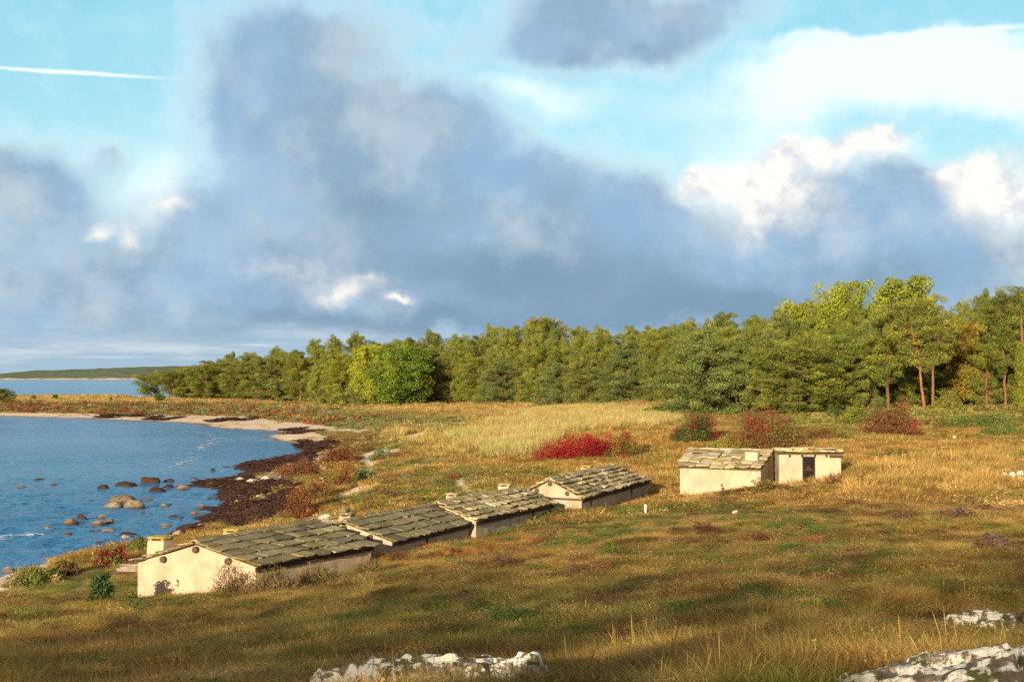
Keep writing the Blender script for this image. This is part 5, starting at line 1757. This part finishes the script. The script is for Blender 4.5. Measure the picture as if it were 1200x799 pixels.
# ------------------------------------------------------------------ limestone outcrops in the foreground
def lichen_rock_material():
    m, t, p, out = new_mat('lichened_limestone')
    tc = t.new('ShaderNodeTexCoord')
    P = tc.outputs['Object']
    n1 = t.noise(P, 4.6, 8, 0.72, 0.3); n2 = t.noise(P, 9, 6, 0.72); n3 = t.noise(t.vec('ADD', P, (7.3, 1.1, 4.0)), 3.4, 8, 0.7)
    c = t.mix(t.step(n2, 0.3, 0.7), (0.10, 0.075, 0.05, 1), (0.30, 0.24, 0.18, 1))
    c = t.mix(t.step(n3, 0.50, 0.56), c, (0.075, 0.085, 0.022, 1))
    c = t.mix(t.step(t.math('ADD', n1, t.math('MULTIPLY', n2, 0.3)), 0.63, 0.69), c, (0.76, 0.72, 0.65, 1))
    c = t.mix(t.math('MULTIPLY', t.step(n2, 0.62, 0.70), 0.8), c, (0.34, 0.17, 0.12, 1))
    t.put(p.inputs['Base Color'], c)
    p.inputs['Roughness'].default_value = 0.95
    b = t.new('ShaderNodeBump'); b.inputs['Strength'].default_value = 0.8; b.inputs['Distance'].default_value = 0.03
    t.put(b.inputs['Height'], t.math('ADD', n1, t.math('MULTIPLY', n2, 0.8)))
    t.put(p.inputs['Normal'], b.outputs[0])
    return m


OUTCROPS = []
M_OUTCROP = lichen_rock_material()


def outcrop(u, v, w_px, rise, depth, seed, label, tilt=0.0):
    """low ledge of weathered limestone; (u, v) centre of its front edge"""
    p = ground(u, v, 7.0)
    D = p.y; W = w_px / F * D
    nx, ny = 150, 70
    X, Y = np.meshgrid(np.linspace(-0.5, 0.5, nx), np.linspace(0, 1, ny))
    wx = X * W; wy = Y * depth
    edge = 1 - np.clip(((np.abs(X) * 2) ** 2.6 + (np.abs(Y - 0.5) * 2) ** 2.6), 0, 1.3)
    ne = fbm(wx * 2.2 + seed, wy * 2.2, seed, 5) - 0.5
    body = sstep(edge + ne * 1.1, 0.0, 0.35)
    lay = fbm(wx * 1.1 + 5, wy * 2.6 + seed, seed + 2, 4)
    ter = np.floor(lay * 9) / 9 * 0.65 + lay * 0.35
    z = rise * body * (0.35 + 0.9 * ter) + (fbm(wx * 9, wy * 9, seed + 4, 4) - 0.5) * 0.07 + tilt * X
    # cracks
    cr = np.abs(fbm(wx * 2.8 + 20, wy * 2.8 + seed, seed + 9, 4) - 0.5)
    z = z - 0.12 * sstep(cr, 0.035, 0.0) * body
    z = z - (1 - body) * 0.35
    gx = p.x + wx; gy = D + wy
    g = smooth_height(gx, gy)
    V = np.stack([wx, wy, g + z - p.z], -1).reshape(-1, 3)
    i = np.arange(ny - 1)[:, None] * nx + np.arange(nx - 1)[None]
    q = np.stack([i, i + 1, i + nx + 1, i + nx], -1).reshape(-1, 4)
    me = np_mesh('limestone_outcrop', V, q, None, None, M_OUTCROP, False)
    OUTCROPS.append((p.x, D + depth * 0.35, W * 0.47, depth * 0.72))
    return obj('limestone_outcrop', me, None, p, label, 'rock outcrop', 'lichened limestone outcrops in the foreground')


outcrop(490, 838, 345, 0.40, 1.9, 3, 'long low limestone ledge patched with white lichen and moss at the bottom middle')
outcrop(1186, 860, 270, 0.46, 2.0, 8, 'largest white lichened limestone outcrop in the bottom right corner', 0.25)
outcrop(1160, 752, 84, 0.32, 0.9, 12, 'small lichened rock poking from the grass above the large corner outcrop')
outcrop(243, 815, 80, 0.22, 0.9, 17, 'small strip of lichened rock left of the long low limestone ledge')


# ------------------------------------------------------------------ grass and heath: tufts scattered by geometry nodes
def tuft_mesh(name, seed, n, spread, width, kind):
    """unit-height tuft"""
    r = np.random.default_rng(seed)
    V, Q, Cc = [], [], []
    for i in range(n):
        a = r.uniform(0, 2 * math.pi); d = spread * math.sqrt(r.uniform(0, 1))
        b = np.array([math.cos(a) * d, math.sin(a) * d, -0.08])
        h = r.uniform(0.5, 1.0)
        if kind in ('grass', 'puff'):
            lean = np.array([math.cos(a), math.sin(a), 0]) * (r.uniform(0.1, 0.8) if kind == 'grass' else r.uniform(0.2, 1.3)) + r.normal(size=3) * 0.25; lean[2] = 0
            segs = [(0, 1.0), (0.4, 0.85), (0.75, 0.55), (1.0, 0.12)]
            fc = r.uniform(0, math.pi); side = np.array([math.cos(fc), math.sin(fc), 0])
            n0 = len(V)
            tone = r.uniform(0.55, 1.5)
            for t, w in segs:
                p = b + np.array([0, 0, (h + 0.08) * t * (1 - 0.15 * t * t)]) + lean * t * t * h
                V.append(p - side * width * w / 2); V.append(p + side * width * w / 2)
                Cc += [(tone, tone, tone * r.uniform(0.9, 1.0))] * 2
            for k in range(3):
                Q.append((n0 + 2 * k, n0 + 2 * k + 1, n0 + 2 * k + 3, n0 + 2 * k + 2))
        elif kind == 'herb':
            for j in range(5):
                p = b + np.array([r.normal() * 0.12, r.normal() * 0.12, h * r.uniform(0.1, 1.0)])
                ax = unit(r.normal(size=3) + np.array([0, 0, 0.6])); sd = unit(np.cross(ax, r.normal(size=3)))
                L = width * 2.6 * r.uniform(0.6, 1.3); W = width * 1.6 * r.uniform(0.6, 1.2)
                tone = r.uniform(0.65, 1.35); n0 = len(V)
                V += [p - sd * W / 2, p + sd * W / 2, p + ax * L + sd * W * 0.25, p + ax * L - sd * W * 0.25]
                Cc += [(tone, tone, tone)] * 4
                Q.append((n0, n0 + 1, n0 + 2, n0 + 3))
        elif kind == 'stalk':
            lean = r.normal(size=3) * 0.14; lean[2] = 0
            fc = r.uniform(0, math.pi); side = np.array([math.cos(fc), math.sin(fc), 0])
            tone = r.uniform(0.75, 1.3); n0 = len(V)
            for t, w in [(0, 0.5), (0.6, 0.45), (0.72, 1.5), (0.9, 1.7), (1.0, 0.3)]:
                p = b + np.array([0, 0, (h + 0.08) * t]) + lean * t * t
                V.append(p - side * width * w / 2); V.append(p + side * width * w / 2)
                Cc += [(tone, tone * 0.97, tone * 0.9)] * 2
            for k in range(4):
                Q.append((n0 + 2 * k, n0 + 2 * k + 1, n0 + 2 * k + 3, n0 + 2 * k + 2))
    me = np_mesh(name, V, Q, None, np.array(Cc), M_TUFT)
    return bpy.data.objects.new(name, me)


def scatter(name, protos, P, rot, scl, idx, tint):
    coll = bpy.data.collections.new(name + '_sources')
    for o in protos:
        coll.objects.link(o)
    me = bpy.data.meshes.new(name)
    me.vertices.add(len(P)); me.vertices.foreach_set('co', P.astype(np.float32).ravel())
    a = me.attributes.new('tint', 'FLOAT_COLOR', 'POINT'); c = np.ones((len(P), 4), np.float32); c[:, :3] = tint; a.data.foreach_set('color', c.ravel())
    a = me.attributes.new('rot', 'FLOAT_VECTOR', 'POINT'); a.data.foreach_set('vector', rot.astype(np.float32).ravel())
    a = me.attributes.new('scl', 'FLOAT_VECTOR', 'POINT'); a.data.foreach_set('vector', scl.astype(np.float32).ravel())
    a = me.attributes.new('idx', 'INT', 'POINT'); a.data.foreach_set('value', idx.astype(np.int32))
    o = obj(name, me, kind='stuff')
    g = bpy.data.node_groups.new(name, 'GeometryNodeTree')
    g.interface.new_socket('Geometry', in_out='INPUT', socket_type='NodeSocketGeometry')
    g.interface.new_socket('Geometry', in_out='OUTPUT', socket_type='NodeSocketGeometry')
    ni = g.nodes.new('NodeGroupInput'); no = g.nodes.new('NodeGroupOutput')
    iop = g.nodes.new('GeometryNodeInstanceOnPoints')
    ci = g.nodes.new('GeometryNodeCollectionInfo'); ci.inputs['Collection'].default_value = coll
    ci.inputs['Separate Children'].default_value = True; ci.inputs['Reset Children'].default_value = True

    def na(nm, typ):
        n = g.nodes.new('GeometryNodeInputNamedAttribute'); n.data_type = typ; n.inputs['Name'].default_value = nm
        return n.outputs['Attribute']
    g.links.new(ni.outputs[0], iop.inputs['Points']); g.links.new(ci.outputs[0], iop.inputs['Instance'])
    iop.inputs['Pick Instance'].default_value = True
    g.links.new(na('idx', 'INT'), iop.inputs['Instance Index'])
    g.links.new(na('rot', 'FLOAT_VECTOR'), iop.inputs['Rotation'])
    g.links.new(na('scl', 'FLOAT_VECTOR'), iop.inputs['Scale'])
    g.links.new(iop.outputs[0], no.inputs[0])
    m = o.modifiers.new('scatter', 'NODES'); m.node_group = g
    return o


def hut_mask(x, y):
    bad = np.zeros(len(x), bool)
    for fp in FOOT:
        bad |= in_poly(x, y, fp)
    return bad


FOOT = []
for o in [o for o in scene.objects if o.get('category') == 'hut']:
    w = [c for c in o.children if c.name.startswith('wall') and not c.name.startswith('wall_post')][0]
    pts = np.array([(v.co.x + o.location.x, v.co.y + o.location.y) for v in w.data.vertices])
    # convex hull
    pts = sorted(set(map(tuple, np.round(pts, 2))))
    def half(ps):
        h = []
        for p in ps:
            while len(h) > 1 and (h[-1][0] - h[-2][0]) * (p[1] - h[-2][1]) - (h[-1][1] - h[-2][1]) * (p[0] - h[-2][0]) <= 0: h.pop()
            h.append(p)
        return h[:-1]
    FOOT.append(half(pts) + half(pts[::-1]))


def build_grass():
    r = np.random.default_rng(99)
    bands = [(8.5, 24, 60000, 0.7, 0), (24, 62, 130000, 0.95, 0), (62, 135, 120000, 1.2, 1), (135, 300, 80000, 1.9, 1), (300, 560, 30000, 3.4, 1)]
    X, Y, S, B, near = [], [], [], [], []
    for d0, d1, n, s, b in bands:
        D = np.exp(r.uniform(math.log(d0), math.log(d1), n)); a = r.uniform(-0.42, 0.42, n)
        X.append(np.sin(a) * D); Y.append(np.cos(a) * D); S.append(np.full(n, s)); B.append(np.full(n, b))
    x = np.concatenate(X); y = np.concatenate(Y); s = np.concatenate(S); b = np.concatenate(B)
    z = height(x, y)
    ok = (z > 0.03) & ~hut_mask(x, y)
    x, y, z, s, b = x[ok], y[ok], z[ok], s[ok], b[ok]
    c, ht, sand, wrack, W, u, v, D = pick(x, y, z)
    wk = (wrack > 0.5)
    u0_, v0_ = u, v
    bare = (u < 350) & (v > 548) & (v < 612) & (u > 200) & (z < 0.62) & ~wk
    gap = (fbm(x / 0.45, y / 0.45, 410, 2) < 0.46) & (D < 62) & (r.uniform(size=len(x)) < 0.75)
    ok = ((sand < 0.5) & ~bare & ~gap & (z > 0.12)) | wk & (r.uniform(size=len(x)) < 0.8) | (r.uniform(size=len(x)) < 0.02)
    for (ox, oy, ow, od) in OUTCROPS:
        ok &= ((x - ox) / ow) ** 2 + ((y - oy) / od) ** 2 > 1
    # inside the wood, nothing to see
    ed = np.interp(u, [150, 200, 300, 400, 500, 600, 700, 800, 950, 1200], [480, 465, 430, 365, 330, 298, 252, 200, 182, 170])
    ok &= (D < ed) | (u < 150)
    wk = wk[ok]
    x, y, z, s, b, c, ht, W, u, v, D = x[ok], y[ok], z[ok], s[ok], b[ok], c[ok], ht[ok], W[:, ok], u[ok], v[ok], D[ok]
    # behind the roofs nothing must poke through: short by the walls on the seaward side
    n = len(x)
    tint = c * (0.6 + 0.8 * r.uniform(size=(n, 1)))
    # tussock by tussock: straw, green, brown and reddish tufts side by side
    cell = fbm(x / 0.55, y / 0.55, 310, 2); cell2 = fbm(x / 1.5 + 9, y / 1.5, 320, 3)
    for lo, hi, colr, k in ((0.0, 0.36, (0.14, 0.070, 0.036), 0.75), (0.60, 1.0, (0.50, 0.38, 0.16), 0.6), (0.36, 0.46, (0.14, 0.20, 0.040), 0.65)):
        sel = (cell > lo) & (cell <= hi)
        tint[sel] = tint[sel] * (1 - k) + np.array(colr) * k * (0.7 + 0.6 * cell2[sel])[:, None]
    dryp = r.uniform(size=n) < 0.10
    tint[dryp] = tint[dryp] * 0.4 + np.array([0.42, 0.31, 0.14]) * 0.6
    lawn = W[PK.index('lawn')]
    hs = ht * r.uniform(0.45, 1.35, n) * (0.35 + 1.3 * fbm(x / 2.2, y / 2.2, 300, 3))
    # low around the camera side of the hut eaves so walls stay visible
    hs = np.where(D > 135, hs * 1.1, hs)
    near_hut = (u > 150) & (u < 1000) & (D > 38) & (D < 80)
    hs = np.where(near_hut, hs * 0.72, hs)
    wid = 0.16 * s
    hs = np.where(D < 62, hs * 0.78, hs)
    hs = np.where(wk, 0.22 * r.uniform(0.5, 1.5, n), hs)
    fgm = sstep(D, 66, 48)[:, None]
    tint = tint * (1 + fgm * np.array([0.14, 0.07, -0.12]))
    tint = tint * (1 + (sstep(D, 56, 66) * sstep(D, 200, 130))[:, None] * np.array([0.10, 0.03, -0.08]))  # warm light put into the tuft colours across the lit meadow
    hs = np.where((u > 780) & (u < 1000) & (D > 56) & (D < 71.5), hs * 0.42, hs)
    tint[wk] = np.array([0.070, 0.034, 0.023]) * (0.4 + 1.8 * r.uniform(size=(wk.sum(), 1)))
    sx = wid * r.uniform(0.8, 1.3, n) / 0.16 * 0.22
    sx = np.where(b == 0, sx * 1.25, sx)
    idx = r.integers(0, 4, n) + 4 * b.astype(int)
    herbw = W[PK.index('rust')] + W[PK.index('glauc')] + W[PK.index('herb')] + W[PK.index('rustd')] * 0.6 + W[PK.index('brown')] * 0.6 + W[PK.index('green')] * 0.3 + W[PK.index('mauve')] * 0.5
    isherb = (r.uniform(size=n) < herbw * 0.55) | wk
    idx = np.where(isherb, 8 + r.integers(0, 2, n), idx)
    stalk = (r.uniform(size=n) < 0.012 + 0.05 * W[PK.index('dry')]) & ~isherb & (lawn < 0.3) & (D < 90)
    idx = np.where(stalk, 10 + r.integers(0, 2, n), idx)
    hs = np.where(stalk, hs * 1.45, hs)
    hs = np.where(isherb, hs * 0.75, hs)
    scl = np.stack([sx * 1.5, sx * 1.5, hs], 1)
    scl[isherb & (b == 1), :2] *= 1.6
    rot = np.stack([r.normal(size=n) * 0.10, r.normal(size=n) * 0.10, r.uniform(0, 6.28, n)], 1)
    protos = []
    for k in range(4): protos.append(tuft_mesh('grass_tuft_%02d' % k, 400 + k, 56, 0.42, 0.015, 'puff'))
    for k in range(4): protos.append(tuft_mesh('grass_tuft_%02d' % (4 + k), 420 + k, 26, 1.1, 0.075, 'grass'))
    for k in range(2): protos.append(tuft_mesh('grass_tuft_%02d' % (8 + k), 440 + k, 22, 0.8, 0.11, 'herb'))
    for k in range(2): protos.append(tuft_mesh('grass_tuft_%02d' % (10 + k), 460 + k, 6, 1.0, 0.012, 'stalk'))
    for k in range(2): protos.append(tuft_mesh('grass_tuft_%02d' % (12 + k), 480 + k, 110, 0.8, 0.040, 'herb'))
    idx = np.where((idx >= 8) & (idx < 10) & (b == 0), idx + 4, idx)
    # bushier plants standing a little over the grass
    m = 9000
    Dm = np.exp(r.uniform(math.log(10), math.log(75), m)); am = r.uniform(-0.42, 0.42, m)
    hx = np.sin(am) * Dm; hy = np.cos(am) * Dm; hz_ = height(hx, hy)
    den = fbm(hx / 4, hy / 4, 700, 3)
    okm = (hz_ > 0.9) & ~hut_mask(hx, hy) & (r.uniform(size=m) < sstep(den, 0.38, 0.62))
    uu_, vv_ = project(hx, hy, hz_)
    okm &= ~((uu_ < 170) & (vv_ < 705))
    for (ox, oy, ow, od) in OUTCROPS:
        okm &= ((hx - ox) / ow) ** 2 + ((hy - oy) / od) ** 2 > 1
    hx, hy, hz_ = hx[okm], hy[okm], hz_[okm]; m = len(hx)
    sel = (fbm(hx / 2.5, hy / 2.5, 710, 2) + r.normal(size=m) * 0.08)
    pal = np.array([(0.13, 0.060, 0.038), (0.24, 0.105, 0.045), (0.30, 0.19, 0.075), (0.14, 0.17, 0.040), (0.10, 0.16, 0.032)])
    pi = np.clip(((sel - 0.28) / 0.44 * 5).astype(int), 0, 4)
    ht_ = pal[pi] * (0.7 + 0.6 * r.uniform(size=(m, 1)))
    hw = r.uniform(0.22, 0.5, m) * np.interp(np.hypot(hx, hy), [10, 35], [0.65, 1.0])
    x = np.concatenate([x, hx]); y = np.concatenate([y, hy]); z = np.concatenate([z, hz_])
    tint = np.concatenate([tint, ht_]); scl = np.concatenate([scl, np.stack([hw, hw, hw * r.uniform(0.5, 1.0, m)], 1)])
    rot = np.concatenate([rot, np.stack([hw * 0, hw * 0, r.uniform(0, 6.28, m)], 1)]); idx = np.concatenate([idx, 12 + r.integers(0, 2, m)])
    # the tall pale reeds of the middle meadow
    m = 15000
    Dm = np.exp(r.uniform(math.log(98), math.log(225), m)); um = r.uniform(505, 800, m); am = np.arctan((um - 600) / F)
    hx = np.sin(am) * Dm; hy = np.cos(am) * Dm; hz_ = height(hx, hy)
    uu_, vv_ = project(hx, hy, hz_)
    den = fbm(hx / 7, hy / 10, 740, 3)
    inr = np.exp(-(((uu_ - 590) / 62) ** 2 + ((vv_ - 520) / 20) ** 2)) + np.exp(-(((uu_ - 700) / 95) ** 2 + ((vv_ - 492) / 15) ** 2))
    okm = (inr * (0.5 + den) > 0.42)
    hx, hy, hz_ = hx[okm], hy[okm], hz_[okm]; m = len(hx)
    pl = np.array([(0.62, 0.47, 0.23), (0.52, 0.42, 0.18), (0.46, 0.42, 0.16), (0.60, 0.40, 0.17)])
    x = np.concatenate([x, hx]); y = np.concatenate([y, hy]); z = np.concatenate([z, hz_])
    pi = np.clip((fbm(hx / 5, hy / 8, 745, 2) * 4).astype(int), 0, 3)
    tint = np.concatenate([tint, pl[pi] * (0.75 + 0.5 * r.uniform(size=(m, 1)))]); hw = r.uniform(0.30, 0.5, m)
    scl = np.concatenate([scl, np.stack([hw, hw, r.uniform(0.9, 1.7, m)], 1)]); rot = np.concatenate([rot, np.stack([r.normal(size=m) * 0.06, r.normal(size=m) * 0.06, r.uniform(0, 6.28, m)], 1)])
    idx = np.concatenate([idx, 4 + r.integers(0, 4, m)])
    # dune and shore plants: rust, sage green and olive clumps round the bay and along the point
    for (m, d0, d1, ulo, uhi, w0, w1, pal) in (
            (5200, 80, 235, 330, 560, 0.35, 0.85, [(0.26, 0.095, 0.040), (0.20, 0.25, 0.13), (0.17, 0.19, 0.045), (0.32, 0.20, 0.07), (0.20, 0.075, 0.036), (0.24, 0.24, 0.07)]),
            (5200, 235, 470, -60, 470, 0.7, 1.6, [(0.30, 0.105, 0.045), (0.22, 0.28, 0.15), (0.18, 0.20, 0.05), (0.36, 0.22, 0.08), (0.24, 0.10, 0.05)])):
        Dm = np.exp(r.uniform(math.log(d0), math.log(d1), m)); um = r.uniform(ulo, uhi, m); am = np.arctan((um - 600) / F)
        hx = np.sin(am) * Dm; hy = np.cos(am) * Dm; hz_ = height(hx, hy)
        cc_, h_, sand_, wr_, W_, uu_, vv_, DD_ = pick(hx, hy, hz_)
        ed_ = np.interp(uu_, [150, 200, 300, 400, 500, 600], [440, 425, 380, 320, 300, 280])
        den = fbm(hx / 6, hy / 9, 720, 3)
        okm = (hz_ > 0.35) & (sand_ < 0.5) & (wr_ < 0.5) & ~hut_mask(hx, hy) & (DD_ < ed_) & (r.uniform(size=m) < sstep(den, 0.36, 0.58))
        if d0 > 200:
            okm &= (hz_ < 1.25) & (r.uniform(size=m) < 0.8)
        hx, hy, hz_ = hx[okm], hy[okm], hz_[okm]; m = len(hx)
        pl = np.array(pal)
        sel = fbm(hx / 4.5, hy / 7, 730, 3) + r.normal(size=m) * 0.05
        pi = np.clip(((sel - 0.3) / 0.4 * len(pl)).astype(int), 0, len(pl) - 1)
        hw = r.uniform(w0, w1, m)
        x = np.concatenate([x, hx]); y = np.concatenate([y, hy]); z = np.concatenate([z, hz_])
        tint = np.concatenate([tint, pl[pi] * (0.7 + 0.6 * r.uniform(size=(m, 1)))]); scl = np.concatenate([scl, np.stack([hw, hw, hw * r.uniform(0.45, 0.8, m)], 1)])
        rot = np.concatenate([rot, np.stack([hw * 0, hw * 0, r.uniform(0, 6.28, m)], 1)]); idx = np.concatenate([idx, (12 if d0 < 200 else 8) + r.integers(0, 2, m)])
    scatter('grass', protos, np.stack([x, y, z], 1), rot, scl, idx, tint)


build_grass()


# ------------------------------------------------------------------ small things
def small_things():
    # red and blue can-shaped marker on the ledge
    d = ray(457, 776)
    k = 14.6 / d.y
    p = Vector((d.x * k, 14.6 + 0.0, CAMZ + d.z * k))
    dg = bpy.context.evaluated_depsgraph_get()
    hit = scene.ray_cast(dg, Vector((p.x, p.y, 12)), Vector((0, 0, -1)))
    z = hit[1].z if hit[0] else p.z
    root = obj('trail_marker', None, None, (p.x, p.y, z - 0.01), 'tiny red peg with a pale blue cap on the long limestone ledge', 'marker')
    m = MB(); m.tube([(0, 0, 0), (0, 0, 0.045)], [0.028, 0.028], 14); m.build('peg', flat_material('red_paint', (0.55, 0.05, 0.05), 0.5, 0.1), root)
    m = MB(); m.tube([(0, 0, 0.046), (0, 0, 0.056), (0, 0, 0.072)], [0.046, 0.046, 0.032], 14); m.build('cap', flat_material('blue_paint', (0.32, 0.42, 0.62), 0.5, 0.1), root)
    # white marker post by the farthest hut
    p = ground(756.5, 602)
    m = MB(); m.tube([(0, 0, -0.2), (0, 0, 0.42), (0, 0, 0.46)], [0.05, 0.05, 0.02], 10)
    tag(m.build('marker_post', M_WHITEPAINT, None, loc=p), 'short white post standing in the grass by the farthest shore hut', 'post')
    # navigation beacon on the outer shore
    p = ground(103.5, 461.5)
    root = obj('beacon', None, None, p, 'small white beacon at the edge of the far water', 'beacon')
    m = MB(); m.tube([(0, 0, -0.2), (0, 0, 1.3)], [1.1, 0.75], 12); m.build('base', M_WHITEPAINT, root)
    m = MB(); m.tube([(0, 0, 1.3), (-0.2, 0, 2.6)], [0.35, 0.25], 10); m.build('tower', M_WHITEPAINT, root)
    m = MB(); m.tube([(-0.2, 0, 2.6), (-0.2, 0, 3.1), (-0.2, 0, 3.4)], [0.5, 0.5, 0.1], 10); m.build('lantern', M_WHITEPAINT, root)
    # pale stones of the tumbled wall at the right edge and loose ones in the meadow
    lst = [(1169, 559, 8, 4, 'leftmost low stone of the tumbled white stones at the right edge'), (1177, 557, 9, 5, 'second stone of the tumbled white stones at the right edge'),
           (1181, 552.5, 8, 5, 'topmost stone of the tumbled white stones at the right edge'), (1187, 558, 11, 7, 'biggest stone of the tumbled white stones at the right edge'),
           (1196, 556.5, 10, 8, 'rightmost stone of the tumbled white stones at the right edge'), (1197, 562, 9, 4, 'low stone in front of the rightmost tumbled stone'),
           (1152, 560, 8, 3.4, 'flat stone lying apart left of the tumbled white stones'), (862, 602, 7, 3.4, 'small pale stone in the grass below the blank cream wall'),
           (1118, 514, 6, 5, 'small grey stone standing in the grass below the long green thicket'), (1010, 563, 6, 4, 'small pale stone right of the doorway hut')]
    for i, (u, v, w, h, lab) in enumerate(lst):
        p = ground(u, v + h / 2)
        sx = w / F * p.y / 2
        V, q = rock_mesh(200 + i, sx * 1.05, sx * 0.8, max(0.12, h / F * p.y * 0.85), 0.3)
        obj('stone', np_mesh('stone', V, q, None, np.ones((len(V), 3)), M_ROCK_WHITE, False), None, (p.x, p.y, p.z + 0.12), lab, 'stone', 'pale stones in the meadow')
    # stones at the near left shore
    for i, (u, v, w, h, lab) in enumerate([(6, 690, 16, 7, 'pale stone at the left edge of the lawn, upper one'), (16, 686, 12, 6, 'pale stone at the left edge of the lawn, right one'), (4, 702, 12, 5, 'pale stone at the left edge of the lawn, lowest one')]):
        p = ground(u, v + h / 2); sx = w / F * p.y / 2
        V, q = rock_mesh(240 + i, sx, sx * 0.8, h / F * p.y * 0.7, 0.3)
        obj('stone', np_mesh('stone', V, q, None, np.ones((len(V), 3)), M_ROCK_WHITE, False), None, (p.x, p.y, p.z + 0.03), lab, 'stone', 'stones at the edge of the lawn')
    # slanting slab of bedrock on the beach
    # driftwood by the near gable
    r = random.Random(3)
    p0 = ground(150, 672)
    labs = ['driftwood pole on the ground left of the nearest gable, undermost', 'driftwood pole left of the nearest gable, lying across the others', 'short driftwood pole left of the nearest gable, front one', 'driftwood pole left of the nearest gable, topmost']
    for i in range(4):
        a = r.uniform(-0.5, 0.5); L = r.uniform(0.45, 0.75)
        dx, dy = math.cos(a) * L, math.sin(a) * L
        m = MB(); m.tube([(-dx, -dy, 0), (0, 0.02, 0.02), (dx, dy, 0.03 * i)], [0.045, 0.05, 0.03], 7)
        tag(m.build('driftwood_pole', M_WOODGREY, None, smooth=True, loc=(p0.x + 0.1, p0.y + 0.1 * i, p0.z + 0.10 + 0.06 * i)), labs[i], 'driftwood', 'driftwood by the nearest hut')
    # ivy-wrapped trunk at the right edge
    D = 150.0
    x = (1195 - 600) / F * D; z = hz(x, D)
    root = obj('ivy_covered_tree', None, None, (x, D, z), 'ivy-covered trunk like a green column at the right edge of the wood', 'tree')
    V, q = tube_np([(0, 0, -0.5), (0.1, 0, 3), (0.3, 0, 7), (0.2, 0, 11)], [0.3, 0.26, 0.2, 0.08], 8)
    obj('trunk', np_mesh('trunk', V, q, None, np.ones((len(V), 3)), M_BARK, True), root)
    rr = np.random.default_rng(4)
    zc = rr.uniform(0.2, 7.6, 150); th = rr.uniform(0, 6.28, 150); rad = 0.75 - zc * 0.05
    c = np.stack([np.cos(th) * rad * 0.8 + zc * 0.04, np.sin(th) * rad * 0.8, zc], 1)
    Vv, Q, Cc = sprays(rr, c, np.full((150, 3), 0.35), 50, 0.14, 0.11, np.array([[0.22, 0.25, 0.03]]) * (1 + rr.normal(size=(150, 1)) * 0.15), up_bias=-0.2)
    obj('ivy', np_mesh('ivy', Vv, Q, None, Cc, M_LEAF), root)


small_things()


def foam():
    r = np.random.default_rng(12)
    lines = [([(228, 505), (246, 509), (251, 515), (244, 521), (236, 526)], 150, 0.45), ([(232, 535), (220, 541), (202, 548)], 70, 0.35), ([(236, 503), (200, 501), (150, 500.5)], 30, 0.2),
             ([(0, 631), (20, 629.5), (41, 627.5)], 50, 0.35), ([(300, 541), (285, 545), (262, 552)], 40, 0.2), ([(236, 526), (225, 532)], 30, 0.3)]
    V, Q = [], []
    for pts, n, sp in lines:
        w = [at_z(u, v, 0) for u, v in pts]
        for i in range(n):
            t = r.uniform(0, len(w) - 1.001); k = int(t); f = t - k
            c = w[k] * (1 - f) + w[k + 1] * f
            c = c + Vector((r.normal() * sp, r.normal() * sp * 2.2, 0))
            a = r.uniform(0.08, 0.42) * (0.5 + sp); b = a * r.uniform(0.4, 1.0)
            n0 = len(V)
            zz = 0.03 + 0.05 * r.uniform()
            for j in range(8):
                th = j * math.pi / 4
                V.append((c.x + math.cos(th) * a * r.uniform(0.6, 1.1), c.y + math.sin(th) * b * r.uniform(0.6, 1.1), zz))
            Q += [(n0, n0 + 1, n0 + 2, n0 + 3), (n0, n0 + 3, n0 + 4, n0 + 7), (n0 + 4, n0 + 5, n0 + 6, n0 + 7)]
    me = np_mesh('sea_foam', V, Q, None, None, flat_material('foam', (0.8, 0.82, 0.84), 0.9, 0.05))
    obj('sea_foam', me, kind='stuff')


foam()
